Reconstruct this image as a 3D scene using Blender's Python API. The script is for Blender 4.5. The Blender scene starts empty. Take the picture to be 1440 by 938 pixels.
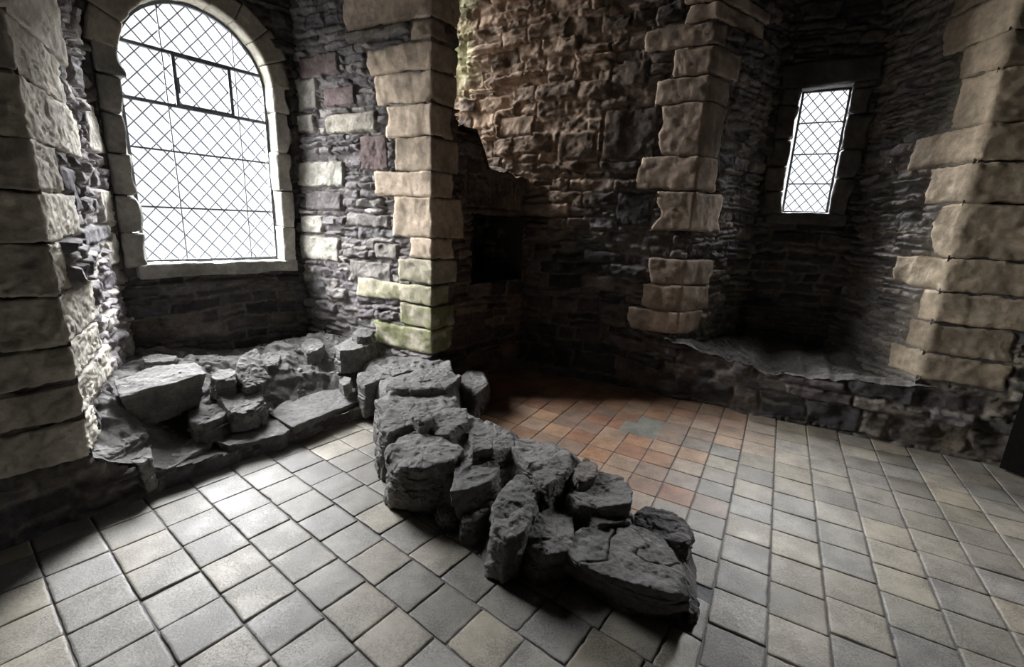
import bpy, math
import numpy as np
from mathutils import Matrix, Vector

SC = bpy.context.scene
COL = SC.collection

# ------------------------------------------------------------------ camera, world, exposure
IW, IH, FPX, HC = 1440.0, 938.0, 640.0, 1.6
PITCH, ROLL = math.radians(13.7), math.radians(2.5)
_cp, _sp, _cr, _sr = math.cos(PITCH), math.sin(PITCH), math.cos(ROLL), math.sin(ROLL)
_r0, _u0 = np.array([1, 0, 0.]), np.array([0, _sp, _cp])
FW = np.array([0, _cp, -_sp])
RT = _cr * _r0 + _sr * _u0
UP = -_sr * _r0 + _cr * _u0
cam = bpy.data.cameras.new('camera')
cam.sensor_width = 36.0
cam.lens = FPX / IW * 36.0
cam.clip_start = 0.02
camo = bpy.data.objects.new('camera', cam)
COL.objects.link(camo)
m = Matrix.Identity(4)
for i in range(3):
    m[i][0], m[i][1], m[i][2] = RT[i], UP[i], -FW[i]
m[2][3] = HC
camo.matrix_world = m
SC.camera = camo

SKY_SIDE = 3.8
SKY_WEST = 56.0
SKY_HORIZON, SKY_STRENGTH = 1.3, 68.0      # radiance at the horizon, and how many times brighter overhead
SC.view_settings.view_transform = 'Standard'
SC.view_settings.look = 'None'
SC.view_settings.gamma = 1.0
SC.view_settings.use_curve_mapping = False
SC.view_settings.exposure = 0.0
SC.cycles.use_denoising = True
SC.cycles.max_bounces = 8
SC.cycles.diffuse_bounces = 4
SC.cycles.transparent_max_bounces = 12
SC.cycles.sample_clamp_indirect = 8.0

W = bpy.data.worlds.new('overcast_sky')
SC.world = W
W.use_nodes = True
nt = W.node_tree
nt.nodes.clear()
o_ = nt.nodes.new('ShaderNodeOutputWorld')
bg = nt.nodes.new('ShaderNodeBackground')
tc = nt.nodes.new('ShaderNodeTexCoord')
sx = nt.nodes.new('ShaderNodeSeparateXYZ')
rp = nt.nodes.new('ShaderNodeValToRGB')
mr = nt.nodes.new('ShaderNodeMapRange')
mr.inputs[1].default_value = -1
mr.inputs[2].default_value = 1
nt.links.new(tc.outputs['Generated'], sx.inputs[0])
nt.links.new(sx.outputs[2], mr.inputs[0])
nt.links.new(mr.outputs[0], rp.inputs[0])
# overcast: pale at the horizon, brightest where the sun stands high behind the cloud
_el = [(0.0, .7, (.98, .99, 1.0)), (.657, 1.0, (.98, .99, 1.0)), (.69, SKY_STRENGTH * .3, (.99, .99, 1.0)), (.74, SKY_STRENGTH * .7, (.99, .99, 1.0)), (.80, SKY_STRENGTH, (.99, .99, 1.0)), (1.0, SKY_STRENGTH, (.99, .99, 1.0))]
rp.color_ramp.elements[0].position = 0.0
for _p, _v, _c in _el[1:-1]: rp.color_ramp.elements.new(_p)
for _e, (_p, _v, _c) in zip(rp.color_ramp.elements, _el):
    _e.position = _p
    _e.color = tuple(SKY_HORIZON * _v / (SKY_HORIZON * SKY_STRENGTH) * x for x in _c) + (1,)
# unseen upper sky brightened on the slit side, added to strengthen that window's light
dt = nt.nodes.new('ShaderNodeVectorMath')
dt.operation = 'DOT_PRODUCT'
dt.inputs[1].default_value = (.22, .975, 0)
nt.links.new(tc.outputs['Generated'], dt.inputs[0])
m2 = nt.nodes.new('ShaderNodeMapRange')
m2.inputs[1].default_value, m2.inputs[2].default_value = .5, .95
m2.inputs[3].default_value, m2.inputs[4].default_value = 1.0, SKY_SIDE
nt.links.new(dt.outputs['Value'], m2.inputs[0])
m3 = nt.nodes.new('ShaderNodeMapRange')
m3.inputs[1].default_value, m3.inputs[2].default_value = .657, .69
nt.links.new(mr.outputs[0], m3.inputs[0])
m4 = nt.nodes.new('ShaderNodeMix')
nt.links.new(m3.outputs[0], m4.inputs[0])
m4.inputs[2].default_value = 1.0
nt.links.new(m2.outputs[0], m4.inputs[3])
m5 = nt.nodes.new('ShaderNodeMath')
m5.operation = 'MULTIPLY'
m5.inputs[1].default_value = SKY_HORIZON * SKY_STRENGTH
nt.links.new(m4.outputs[0], m5.inputs[0])
nt.links.new(m5.outputs[0], bg.inputs[1])
nt.links.new(rp.outputs[0], bg.inputs[0])
# added glow low in the west, out of view, to light the pier reveal
dw = nt.nodes.new('ShaderNodeVectorMath')
dw.operation = 'DOT_PRODUCT'
dw.inputs[1].default_value = (-1.0, -.05, .0)
nt.links.new(tc.outputs['Generated'], dw.inputs[0])
w1_ = nt.nodes.new('ShaderNodeMapRange')
w1_.interpolation_type = 'SMOOTHSTEP'
w1_.inputs[1].default_value, w1_.inputs[2].default_value = .72, .95
nt.links.new(dw.outputs['Value'], w1_.inputs[0])
w2_ = nt.nodes.new('ShaderNodeMapRange')
w2_.interpolation_type = 'SMOOTHSTEP'
w2_.inputs[1].default_value, w2_.inputs[2].default_value = -.02, .12
nt.links.new(sx.outputs[2], w2_.inputs[0])
w3_ = nt.nodes.new('ShaderNodeMath')
w3_.operation = 'MULTIPLY'
nt.links.new(w1_.outputs[0], w3_.inputs[0])
nt.links.new(w2_.outputs[0], w3_.inputs[1])
w4_ = nt.nodes.new('ShaderNodeMath')
w4_.operation = 'MULTIPLY'
w4_.inputs[1].default_value = SKY_WEST
nt.links.new(w3_.outputs[0], w4_.inputs[0])
bgw = nt.nodes.new('ShaderNodeBackground')
bgw.inputs[0].default_value = (1.0, .985, .96, 1)
nt.links.new(w4_.outputs[0], bgw.inputs[1])
ads = nt.nodes.new('ShaderNodeAddShader')
nt.links.new(bg.outputs[0], ads.inputs[0])
nt.links.new(bgw.outputs[0], ads.inputs[1])
nt.links.new(ads.outputs[0], o_.inputs[0])


def portal(name, c, xdir, nrm, sx_, sz_):
    """sampling guide in a window opening: gives no light of its own, only the sky through the glass"""
    l = bpy.data.lights.new(name, 'AREA')
    l.shape = 'RECTANGLE'
    l.size, l.size_y = sx_, sz_
    l.cycles.is_portal = True
    ob = bpy.data.objects.new(name, l)
    COL.objects.link(ob)
    z = -Vector((nrm[0], nrm[1], 0)).normalized()
    x = Vector((xdir[0], xdir[1], 0)).normalized()
    y = z.cross(x)
    mm = Matrix.Identity(4)
    for i in range(3):
        mm[i][0], mm[i][1], mm[i][2], mm[i][3] = x[i], y[i], z[i], c[i]
    ob.matrix_world = mm


# ------------------------------------------------------------------ plan of the room
def unit(a):
    a = np.array(a, float)
    return a / np.linalg.norm(a)


P0 = np.array([-2.18, 2.13])            # arris of the left pier
T = unit((.606, .795))                  # along the left wall
N = np.array([-T[1], T[0]])             # outwards through the left wall
Q0 = np.array([1.58, 4.28])             # arris left of the slit window
T2 = unit((.873, -.487))
N2 = np.array([-T2[1], T2[0]])
S_PIER = 2.39
U_CORNER = -1.705
S_CORNER = 3.749


def LW(s, n): return P0 + T * s + N * n
def RW(u, o): return Q0 + T2 * u + N2 * o


WIN_N, WIN_L, WIN_R = 1.62, 0.60, 2.08     # window wall of the big embrasure
SL_O, SL_L, SL_R = 1.0, 0.50, 1.28         # window wall of the slit embrasure
U_QR = 1.83                                # arris right of the slit window


def ray(x, y): return (x - IW / 2) / FPX * RT - (y - IH / 2) / FPX * UP + FW


def atz(x, y, z=0.0):
    d = ray(x, y)
    return np.array([0, 0, HC]) + (z - HC) / d[2] * d


def onplane(x, y, A, D):
    d = ray(x, y)
    n = np.array([-D[1], D[0]])
    return np.array([0, 0, HC]) + (n @ A) / (n @ d[:2]) * d


# ------------------------------------------------------------------ noise
def _hash(ix, iy, iz, seed):
    h = (ix * 374761393 + iy * 668265263 + iz * 2147483647 + seed * 1274126177) & 0xFFFFFFFF
    h = ((h ^ (h >> 13)) * 1274126177) & 0xFFFFFFFF
    h = ((h ^ (h >> 15)) * 2246822519) & 0xFFFFFFFF
    return ((h ^ (h >> 16)) & 0xFFFFFF) / float(0xFFFFFF)


def vnoise(x, y, z, seed=0):
    fx, fy, fz = np.floor(x), np.floor(y), np.floor(z)
    ix, iy, iz = fx.astype(np.int64), fy.astype(np.int64), fz.astype(np.int64)
    a, b, c = x - fx, y - fy, z - fz
    a = a * a * a * (a * (a * 6 - 15) + 10)
    b = b * b * b * (b * (b * 6 - 15) + 10)
    c = c * c * c * (c * (c * 6 - 15) + 10)
    r = 0
    for dx in (0, 1):
        wx = a if dx else 1 - a
        for dy in (0, 1):
            wy = b if dy else 1 - b
            for dz in (0, 1):
                wz = c if dz else 1 - c
                r = r + wx * wy * wz * _hash(ix + dx, iy + dy, iz + dz, seed)
    return r * 2 - 1


def fbm(x, y, z, seed=0, octs=4, gain=.5):
    t, amp, n = 0, 1.0, 0
    for k in range(octs):
        t = t + amp * vnoise(x * 2 ** k + 13.7 * k, y * 2 ** k + 7.1 * k, z * 2 ** k - 3.3 * k, seed + k)
        n += amp
        amp *= gain
    return t / n * 1.6


def ridged(x, y, z, seed=0, octs=3):
    t, amp, n = 0, 1.0, 0
    for k in range(octs):
        t = t + amp * (1 - 2 * np.abs(vnoise(x * 2 ** k, y * 2 ** k, z * 2 ** k, seed + k)))
        n += amp
        amp *= .5
    return t / n


def sstep(a, b, x):
    t = np.clip((x - a) / (b - a), 0, 1)
    return t * t * (3 - 2 * t)


def h01(i, seed): return _hash(np.asarray(i, np.int64), np.asarray(i, np.int64) * 7 + 3, np.asarray(i, np.int64) * 0 + 11, seed)


# ------------------------------------------------------------------ objects
def link(o, parent=None):
    COL.objects.link(o)
    if parent:
        o.parent = parent
        o.matrix_parent_inverse = Matrix.Translation(-parent.location)
    return o


def mesh_np(name, V, F, mat, parent=None, col=None, smooth=True, origin=None, uv=None):
    """one mesh object from numpy vertices, quads/tris or a ragged list of faces"""
    V = np.asarray(V, np.float64)
    if origin is None:
        origin = np.zeros(3) if parent is None else None
    me = bpy.data.meshes.new(name)
    org = np.zeros(3) if origin is None else np.asarray(origin, float)
    if isinstance(F, np.ndarray):
        k = F.shape[1]
        me.vertices.add(len(V))
        me.vertices.foreach_set('co', (V - org).ravel())
        me.loops.add(F.size)
        me.loops.foreach_set('vertex_index', F.ravel().astype(np.int32))
        me.polygons.add(len(F))
        me.polygons.foreach_set('loop_start', (np.arange(len(F)) * k).astype(np.int32))
        me.polygons.foreach_set('loop_total', np.full(len(F), k, np.int32))
        me.update(calc_edges=True)
    else:
        me.from_pydata([tuple(v) for v in (V - org)], [], F)
        me.update()
    me.polygons.foreach_set('use_smooth', np.full(len(me.polygons), smooth, bool))
    if col is not None:
        at = me.attributes.new('Col', 'FLOAT_COLOR', 'POINT')
        c = np.ones((len(V), 4))
        c[:, :3] = np.clip(col, 0, 1)
        at.data.foreach_set('color', c.ravel())
    me.materials.append(mat)
    ob = bpy.data.objects.new(name, me)
    ob.location = org
    return link(ob, parent)


def structure(o):
    o['kind'] = 'structure'
    return o


def tag(o, label, cat, group=None, kind=None):
    o['label'], o['category'] = label, cat
    if group: o['group'] = group
    if kind: o['kind'] = kind
    return o


def empty(name, loc):
    o = bpy.data.objects.new(name, None)
    o.empty_display_size = .1
    o.location = Vector([float(v) for v in loc])
    COL.objects.link(o)
    return o


# ------------------------------------------------------------------ materials
def nodes_mat(name):
    mt = bpy.data.materials.new(name)
    mt.use_nodes = True
    n = mt.node_tree
    n.nodes.clear()
    out = n.nodes.new('ShaderNodeOutputMaterial')
    b = n.nodes.new('ShaderNodeBsdfPrincipled')
    n.links.new(b.outputs[0], out.inputs[0])
    return mt, n, b


def nd(n, t, **kw):
    x = n.nodes.new(t)
    for k, v in kw.items():
        setattr(x, k, v)
    return x


def stone_mat(name, scale=40, var=(.72, 1.25), bump=.5, dist=.012, rough=.9, pits=0.0, stain=None, spec=.25):
    mt, n, b = nodes_mat(name)
    at = nd(n, 'ShaderNodeAttribute', attribute_name='Col')
    tc = nd(n, 'ShaderNodeTexCoord')
    n1 = nd(n, 'ShaderNodeTexNoise')
    n1.inputs['Scale'].default_value = scale
    n1.inputs['Detail'].default_value = 9
    n1.inputs['Roughness'].default_value = .68
    n.links.new(tc.outputs['Object'], n1.inputs['Vector'])
    mr = nd(n, 'ShaderNodeMapRange')
    mr.inputs[1].default_value, mr.inputs[2].default_value = .3, .7
    mr.inputs[3].default_value, mr.inputs[4].default_value = var
    n.links.new(n1.outputs[0], mr.inputs[0])
    mul = nd(n, 'ShaderNodeVectorMath', operation='SCALE')
    n.links.new(at.outputs[0], mul.inputs[0])
    n.links.new(mr.outputs[0], mul.inputs['Scale'])
    colour = mul.outputs[0]
    hgt = n1.outputs[0]
    if pits:
        n2 = nd(n, 'ShaderNodeTexNoise')
        n2.inputs['Scale'].default_value = 110
        n2.inputs['Detail'].default_value = 8
        n2.inputs['Roughness'].default_value = .75
        n.links.new(tc.outputs['Object'], n2.inputs['Vector'])
        n3 = nd(n, 'ShaderNodeTexNoise')                 # where the pitting is dense
        n3.inputs['Scale'].default_value = 5.5
        n3.inputs['Detail'].default_value = 5
        n.links.new(tc.outputs['Object'], n3.inputs['Vector'])
        ad = nd(n, 'ShaderNodeMath', operation='MULTIPLY_ADD')
        n.links.new(n3.outputs[0], ad.inputs[0])
        ad.inputs[1].default_value = -.60
        n.links.new(n2.outputs[0], ad.inputs[2])
        r2 = nd(n, 'ShaderNodeMapRange')
        r2.inputs[1].default_value, r2.inputs[2].default_value = .10, .25
        r2.inputs[3].default_value, r2.inputs[4].default_value = 1 - pits, 1.0
        n.links.new(ad.outputs[0], r2.inputs[0])
        m2 = nd(n, 'ShaderNodeVectorMath', operation='SCALE')
        n.links.new(colour, m2.inputs[0])
        n.links.new(r2.outputs[0], m2.inputs['Scale'])
        colour = m2.outputs[0]
        mx = nd(n, 'ShaderNodeMath', operation='MULTIPLY')
        n.links.new(hgt, mx.inputs[0])
        n.links.new(r2.outputs[0], mx.inputs[1])
        hgt = mx.outputs[0]
    n.links.new(colour, b.inputs['Base Color'])
    b.inputs['Roughness'].default_value = rough
    b.inputs['Specular IOR Level'].default_value = spec
    bp = nd(n, 'ShaderNodeBump')
    bp.inputs['Strength'].default_value = bump
    bp.inputs['Distance'].default_value = dist
    n.links.new(hgt, bp.inputs['Height'])
    n.links.new(bp.outputs[0], b.inputs['Normal'])
    return mt


M_WALL = stone_mat('rubble_masonry', 38, (.68, 1.3), .7, .012, .9)
M_QUOIN = stone_mat('dressed_sandstone', 18, (.66, 1.25), .7, .010, .9)
M_ROCK = stone_mat('weathered_rock', 26, (.62, 1.35), .9, .016, .85)
M_TILE = stone_mat('worn_floor_tile', 16, (.80, 1.16), .4, .005, .5, pits=.42, spec=.4)
M_GROUT = stone_mat('tile_grout', 40, (.7, 1.2), .6, .004, .7)


def plain_mat(name, c, rough=.6, metal=0.0, var=.25, scale=30):
    mt, n, b = nodes_mat(name)
    tc = nd(n, 'ShaderNodeTexCoord')
    n1 = nd(n, 'ShaderNodeTexNoise')
    n1.inputs['Scale'].default_value = scale
    n1.inputs['Detail'].default_value = 6
    n.links.new(tc.outputs['Object'], n1.inputs['Vector'])
    r = nd(n, 'ShaderNodeValToRGB')
    r.color_ramp.elements[0].position, r.color_ramp.elements[1].position = .3, .7
    r.color_ramp.elements[0].color = tuple(v * (1 - var) for v in c) + (1,)
    r.color_ramp.elements[1].color = tuple(min(1, v * (1 + var)) for v in c) + (1,)
    n.links.new(n1.outputs[0], r.inputs[0])
    n.links.new(r.outputs[0], b.inputs['Base Color'])
    b.inputs['Roughness'].default_value = rough
    b.inputs['Metallic'].default_value = metal
    if rough >= 1: b.inputs['Specular IOR Level'].default_value = 0.0
    return mt


M_IRON = plain_mat('painted_iron', (.10, .11, .12), .55)
M_LEAD = plain_mat('dull_lead', (.16, .17, .19), .6)
M_WOOD = plain_mat('black_tarred_wood', (.008, .0075, .007), 1.0)
M_PLAIN = plain_mat('rough_plaster_stone', (.07, .065, .06), .95)

mt, n, b = nodes_mat('window_glass')
n.nodes.remove(b)
tr = nd(n, 'ShaderNodeBsdfTransparent')
tr.inputs[0].default_value = (.95, .97, 1, 1)
gl = nd(n, 'ShaderNodeBsdfGlossy')
gl.inputs['Roughness'].default_value = .05
mx = nd(n, 'ShaderNodeMixShader')
fr = nd(n, 'ShaderNodeFresnel')
fr.inputs[0].default_value = 1.45
n.links.new(fr.outputs[0], mx.inputs[0])
n.links.new(tr.outputs[0], mx.inputs[1])
n.links.new(gl.outputs[0], mx.inputs[2])
n.links.new(mx.outputs[0], [x for x in n.nodes if x.type == 'OUTPUT_MATERIAL'][0].inputs[0])
M_GLASS = mt

# ------------------------------------------------------------------ masonry
SLATE = np.array([[.095, .088, .090], [.125, .108, .108], [.075, .070, .072], [.15, .128, .112], [.105, .085, .088], [.17, .150, .130], [.06, .057, .058], [.13, .12, .125]])
BROWN = np.array([[.24, .16, .105], [.19, .125, .085], [.28, .20, .14], [.15, .10, .075], [.22, .165, .13], [.32, .235, .165]])
MORTAR = np.array([.20, .18, .16])


def masonry(U, Z, seed, hr=(.05, .15), wr=(.14, .45), split=.3, fixed=(), warp=1.0):
    """stone layout of a coursed rubble face: distance to the joint, stone id, index of a fixed stone (-1 = rubble)"""
    rng = np.random.RandomState(seed)
    u = U + warp * (.020 * vnoise(U * 9, Z * 9, U * 0, seed) + .008 * vnoise(U * 30, Z * 30, U * 0, seed + 1))
    z = Z + warp * (.045 * vnoise(U * 1.3, Z * 1.0, U * 0, seed + 2) + .014 * vnoise(U * 11, Z * 11, U * 0, seed + 3) + .006 * vnoise(U * 34, Z * 34, U * 0, seed + 4))
    zb = [-.6]
    while zb[-1] < 6:
        zb.append(zb[-1] + rng.uniform(*hr) * rng.choice([1, 1, 1, 1.45, .7]))
    zb = np.array(zb)
    k = np.clip(np.searchsorted(zb, z) - 1, 0, len(zb) - 2)
    d = np.minimum(z - zb[k], zb[k + 1] - z)
    sid = np.zeros(U.shape, np.int64)
    u0, u1 = U.min() - 1, U.max() + 1
    for j in np.unique(k):
        h = zb[j + 1] - zb[j]
        b = [u0 - rng.rand() * .3]
        while b[-1] < u1:
            b.append(b[-1] + rng.uniform(*wr) * (1 if h > .06 else 1.25))
        b = np.array(b)
        mk = k == j
        uu = u[mk]
        q = np.clip(np.searchsorted(b, uu) - 1, 0, len(b) - 2)
        dd = np.minimum(uu - b[q], b[q + 1] - uu)
        sp = rng.rand(len(b)) < split * (1 if h > .075 else 0)
        fr = rng.uniform(.35, .65, len(b))
        zs = zb[j] + h * fr[q]
        ds = np.where(sp[q], np.abs(z[mk] - zs), 9)
        sid[mk] = j * 1000 + q * 2 + (sp[q] & (z[mk] > zs))
        d[mk] = np.minimum(np.minimum(d[mk], dd), ds)
    fx = np.full(U.shape, -1)
    wu = U + .008 * vnoise(U * 14, Z * 14, U * 0, seed + 8) + .004 * vnoise(U * 45, Z * 45, U * 0, seed + 9)
    wz = Z + .008 * vnoise(U * 14, Z * 14, U * 0 + 5, seed + 8) + .004 * vnoise(U * 45, Z * 45, U * 0 + 5, seed + 9)
    for i, f in enumerate(fixed):
        a0, a1, c0, c1 = f[:4]
        dx = np.minimum(wu - a0, a1 - wu)
        dz = np.minimum(wz - c0, c1 - wz)
        din = np.minimum(dx, dz)
        ins = din > 0
        d = np.where(ins, din, np.minimum(d, np.hypot(np.minimum(dx, 0), np.minimum(dz, 0))))
        fx = np.where(ins, i, fx)
        sid = np.where(ins, 900000 + i, sid)
    return d, sid, fx


def grid_faces(nu, nv, keep=None):
    i = np.arange(nu * nv).reshape(nu, nv)
    F = np.stack([i[:-1, :-1], i[1:, :-1], i[1:, 1:], i[:-1, 1:]], -1).reshape(-1, 4)
    if keep is not None:
        kk = keep.reshape(nu, nv)
        kq = kk[:-1, :-1] & kk[1:, :-1] & kk[1:, 1:] & kk[:-1, 1:]
        F = F[kq.ravel()]
    return F


def compact(V, F, C):
    used = np.unique(F)
    mp = np.full(len(V), -1)
    mp[used] = np.arange(len(used))
    return V[used], mp[F], C[used]


def wall_sheet(name, A, B, z0, z1, inward, seed, step=.013, hr=(.05, .15), wr=(.14, .45), split=.3, fixed=(), keep=None,
               palette=SLATE, extra=None, recol=None, depth=.034, jw=.013, lump=.018, parent=None, mortar=MORTAR, flush=.15, top=None, uoff=0.0, sunk=()):
    """rubble wall face from plan point A to plan point B, real relief towards `inward`"""
    A, B = np.array(A, float), np.array(B, float)
    L = np.linalg.norm(B - A)
    D = (B - A) / L
    nrm = np.array([-D[1], D[0]])
    if nrm @ inward < 0: nrm = -nrm
    nu, nv = int(L / step) + 2, int((z1 - z0) / step) + 2
    U, Z = np.meshgrid(np.linspace(0, L, nu), np.linspace(z0, z1, nv), indexing='ij')
    U = U + uoff
    if top is not None:
        tz = top(U)
        Z = z0 + (Z - z0) * (tz - z0) / (z1 - z0)
    d, sid, fx = masonry(U, Z, seed, hr, wr, split, fixed)
    off = h01(sid, seed + 21)
    idn = (sid % 9973).astype(float)
    face = lump * (off - .5) * 2 + lump * .9 * vnoise(U * 7 + idn * 3.1, Z * 9 + idn * 1.7, U * 0, seed + 31)
    face = face + .010 * fbm(U * 16, Z * 26, idn, seed + 41, 4) + .007 * ridged(U * 9 + idn, Z * 30, U * 0, seed + 51)
    face = face + .004 * fbm(U * 60, Z * 60, U * 0, seed + 61, 2)
    isf = fx >= 0
    ffin = .010 + .012 * vnoise(U * 5 + idn * 3.1, Z * 6 + idn * 1.7, U * 0, seed + 31) + .010 * fbm(U * 12, Z * 12, idn, seed + 44, 4) + .003 * fbm(U * 60, Z * 60, U * 0, seed + 61, 2)
    face = np.where(isf, ffin, face)
    fl = sstep(-.1, .5, fbm(U * 1.6, Z * 1.6, U * 0, seed + 71, 3) + (flush - .15) * 2)      # where the mortar is full
    dep = depth * (1 - .65 * fl) * (.6 + .8 * h01(sid, seed + 5))
    prof = sstep(0, jw * (1 + .9 * fl), d)
    mort = -dep + .008 * fbm(U * 30, Z * 30, U * 0, seed + 81, 3)
    h = mort + (face - mort) * prof + .035 * fbm(U * .8, Z * .8, U * 0, seed + 91, 2)
    c = palette[(h01(sid, seed + 101) * len(palette)).astype(int) % len(palette)]
    c = c * (.75 + .5 * h01(sid, seed + 111))[..., None]
    for i, f in enumerate(fixed):
        if len(f) > 4:
            c = np.where((fx == i)[..., None], np.array(f[4]), c)
    c = c * (1 + .35 * fbm(U * 10, Z * 14, U * 0, seed + 121, 3))[..., None]
    mm = mortar * (1 + .3 * fbm(U * 14, Z * 14, U * 0, seed + 131, 3))[..., None]
    c = mm + (c - mm) * sstep(jw * .3, jw * (1.0 + .8 * fl), d)[..., None]
    if recol is not None: c = recol(c, U, Z)
    if extra is not None: h = h + extra(U, Z)
    for f in sunk:                       # beds cut for the dressed blocks
        if callable(f): w = f(U, Z)
        else: w = (U > f[0]) & (U < f[1]) & (Z > f[2]) & (Z < f[3])
        h = np.where(w, -.05, h)
        if not callable(f):
            g_ = E_ + .012
            w = (U > f[0] - g_) & (U < f[1] + g_) & (Z > f[2] - g_) & (Z < f[3] + g_)
            h = np.where(w, np.minimum(h, -.004), h)
    XY = A + D * (U - uoff)[..., None] + nrm * h[..., None]
    V = np.concatenate([XY, Z[..., None]], -1).reshape(-1, 3)
    F = grid_faces(nu, nv, None if keep is None else keep(U, Z))
    if np.cross(np.append(D, 0), [0, 0, 1.])[:2] @ nrm < 0: F = F[:, ::-1]
    V, F, C = compact(V, F, c.reshape(-1, 3))
    return mesh_np(name, V, F, M_WALL, parent, C)


def box_grid(dims, step):
    """surface grid of a box [0,1]^3 welded along its edges: unit coordinates and quads"""
    n = [max(2, int(round(d / step))) for d in dims]
    idx, P, F = {}, [], []

    def vid(i, j, k):
        key = (i, j, k)
        if key not in idx:
            idx[key] = len(P)
            P.append((i / n[0], j / n[1], k / n[2]))
        return idx[key]
    for a, b, c in ((0, 1, 2), (1, 2, 0), (2, 0, 1)):
        for side in (0, n[c]):
            for i in range(n[a]):
                for j in range(n[b]):
                    q = []
                    for di, dj in ((0, 0), (1, 0), (1, 1), (0, 1)):
                        t = [0, 0, 0]
                        t[a], t[b], t[c] = i + di, j + dj, side
                        q.append(vid(*t))
                    F.append(q if side else q[::-1])
    return np.array(P), np.array(F)


def stone_block(name, C, dA, la, dB, lb, z0, z1, col, seed, parent=None, prot=.012, rad=.014, rough=.005, step=.02, mat=None, cuts=0, recol=None, both=True):
    """dressed block on a corner C: la along dA, lb along dB, standing `prot` proud of both faces"""
    dA, dB = unit(dA), unit(dB)
    dims = (la + prot, lb + prot, z1 - z0)
    P, F = box_grid(dims, step)
    X = P * np.array(dims)
    rng = np.random.RandomState(seed)
    r = np.minimum(rad * (.7 + .6 * rng.rand()), np.array(dims) * .4)
    lo, hi = r, np.array(dims) - r
    q = np.clip(X, lo, hi)
    v = X - q
    ln = np.linalg.norm(v / r, axis=1, keepdims=True)
    nv = v / r / np.maximum(ln, 1e-9)
    wob = vnoise(X[:, 2] * 7 + seed, X[:, 0] * 0 + seed * .3, X[:, 0] * 0, 5) * .035 * min(1, min(la, lb) / .2)
    wz_ = .008 * vnoise((X[:, 0] + X[:, 1]) * 6 + seed * 1.9, np.round(P[:, 2]) * 3 + seed, X[:, 0] * 0, 6) * np.abs(2 * P[:, 2] - 1)
    X = q + nv * r
    X[:, 0] += wob * sstep(.4, 1, P[:, 0])
    X[:, 1] += wob * sstep(.4, 1, P[:, 1])
    X[:, 2] += wz_
    disp = rough * fbm(X[:, 0] * 11 + seed, X[:, 1] * 11, X[:, 2] * 11, seed, 4) + rough * .6 * fbm(X[:, 0] * 45, X[:, 1] * 45, X[:, 2] * 45, seed + 3, 2)
    chip = sstep(.15, .6, fbm(X[:, 0] * 7, X[:, 1] * 7, X[:, 2] * 7 + seed, seed + 9, 3))
    edge = (np.sum(np.abs(v / r) > .3, axis=1) >= 2)
    disp = disp - chip * edge * .012
    cc = np.ones((len(X), 3)) * np.array(col) * (.85 + .3 * rng.rand())
    if cuts:
        for k in range(cuts):
            zc, bc = rng.uniform(0, dims[2]), rng.uniform(.1, .9) * dims[1]
            ang = rng.normal(-.25, .35)
            ln_ = rng.uniform(.03, .13)
            db, dz = X[:, 1] - bc, X[:, 2] - zc
            al = db * math.cos(ang) + dz * math.sin(ang)
            ac = -db * math.sin(ang) + dz * math.cos(ang)
            g = np.exp(-(ac / .0045) ** 2) * sstep(ln_, ln_ * .6, np.abs(al)) * (X[:, 0] < rad)
            disp = disp - .010 * g
    X = X + nv * disp[:, None]
    cc = cc * (1 + .30 * fbm(X[:, 0] * 6 + seed, X[:, 1] * 6, X[:, 2] * 6, seed + 5, 4))[:, None]
    XY = np.array(C) + np.outer(X[:, 0] - prot, dA) + np.outer(X[:, 1] - prot, dB)
    V = np.column_stack([XY, X[:, 2] + z0])
    if recol is not None: cc = recol(cc, V)
    if np.cross(dA, dB) < 0: F = F[:, ::-1]
    ctr = V.mean(0)
    return mesh_np(name, V, F, mat or M_QUOIN, parent, cc, origin=ctr)


_ICO = {}


def ico(n):
    if n not in _ICO:
        import bmesh
        bm = bmesh.new()
        bmesh.ops.create_icosphere(bm, subdivisions=n, radius=1)
        V = np.array([v.co[:] for v in bm.verts])
        F = np.array([[v.index for v in f.verts] for f in bm.faces])
        bm.free()
        _ICO[n] = (V / np.linalg.norm(V, axis=1, keepdims=True), F)
    return _ICO[n]


ROCK = np.array([.176, .169, .160])


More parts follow.
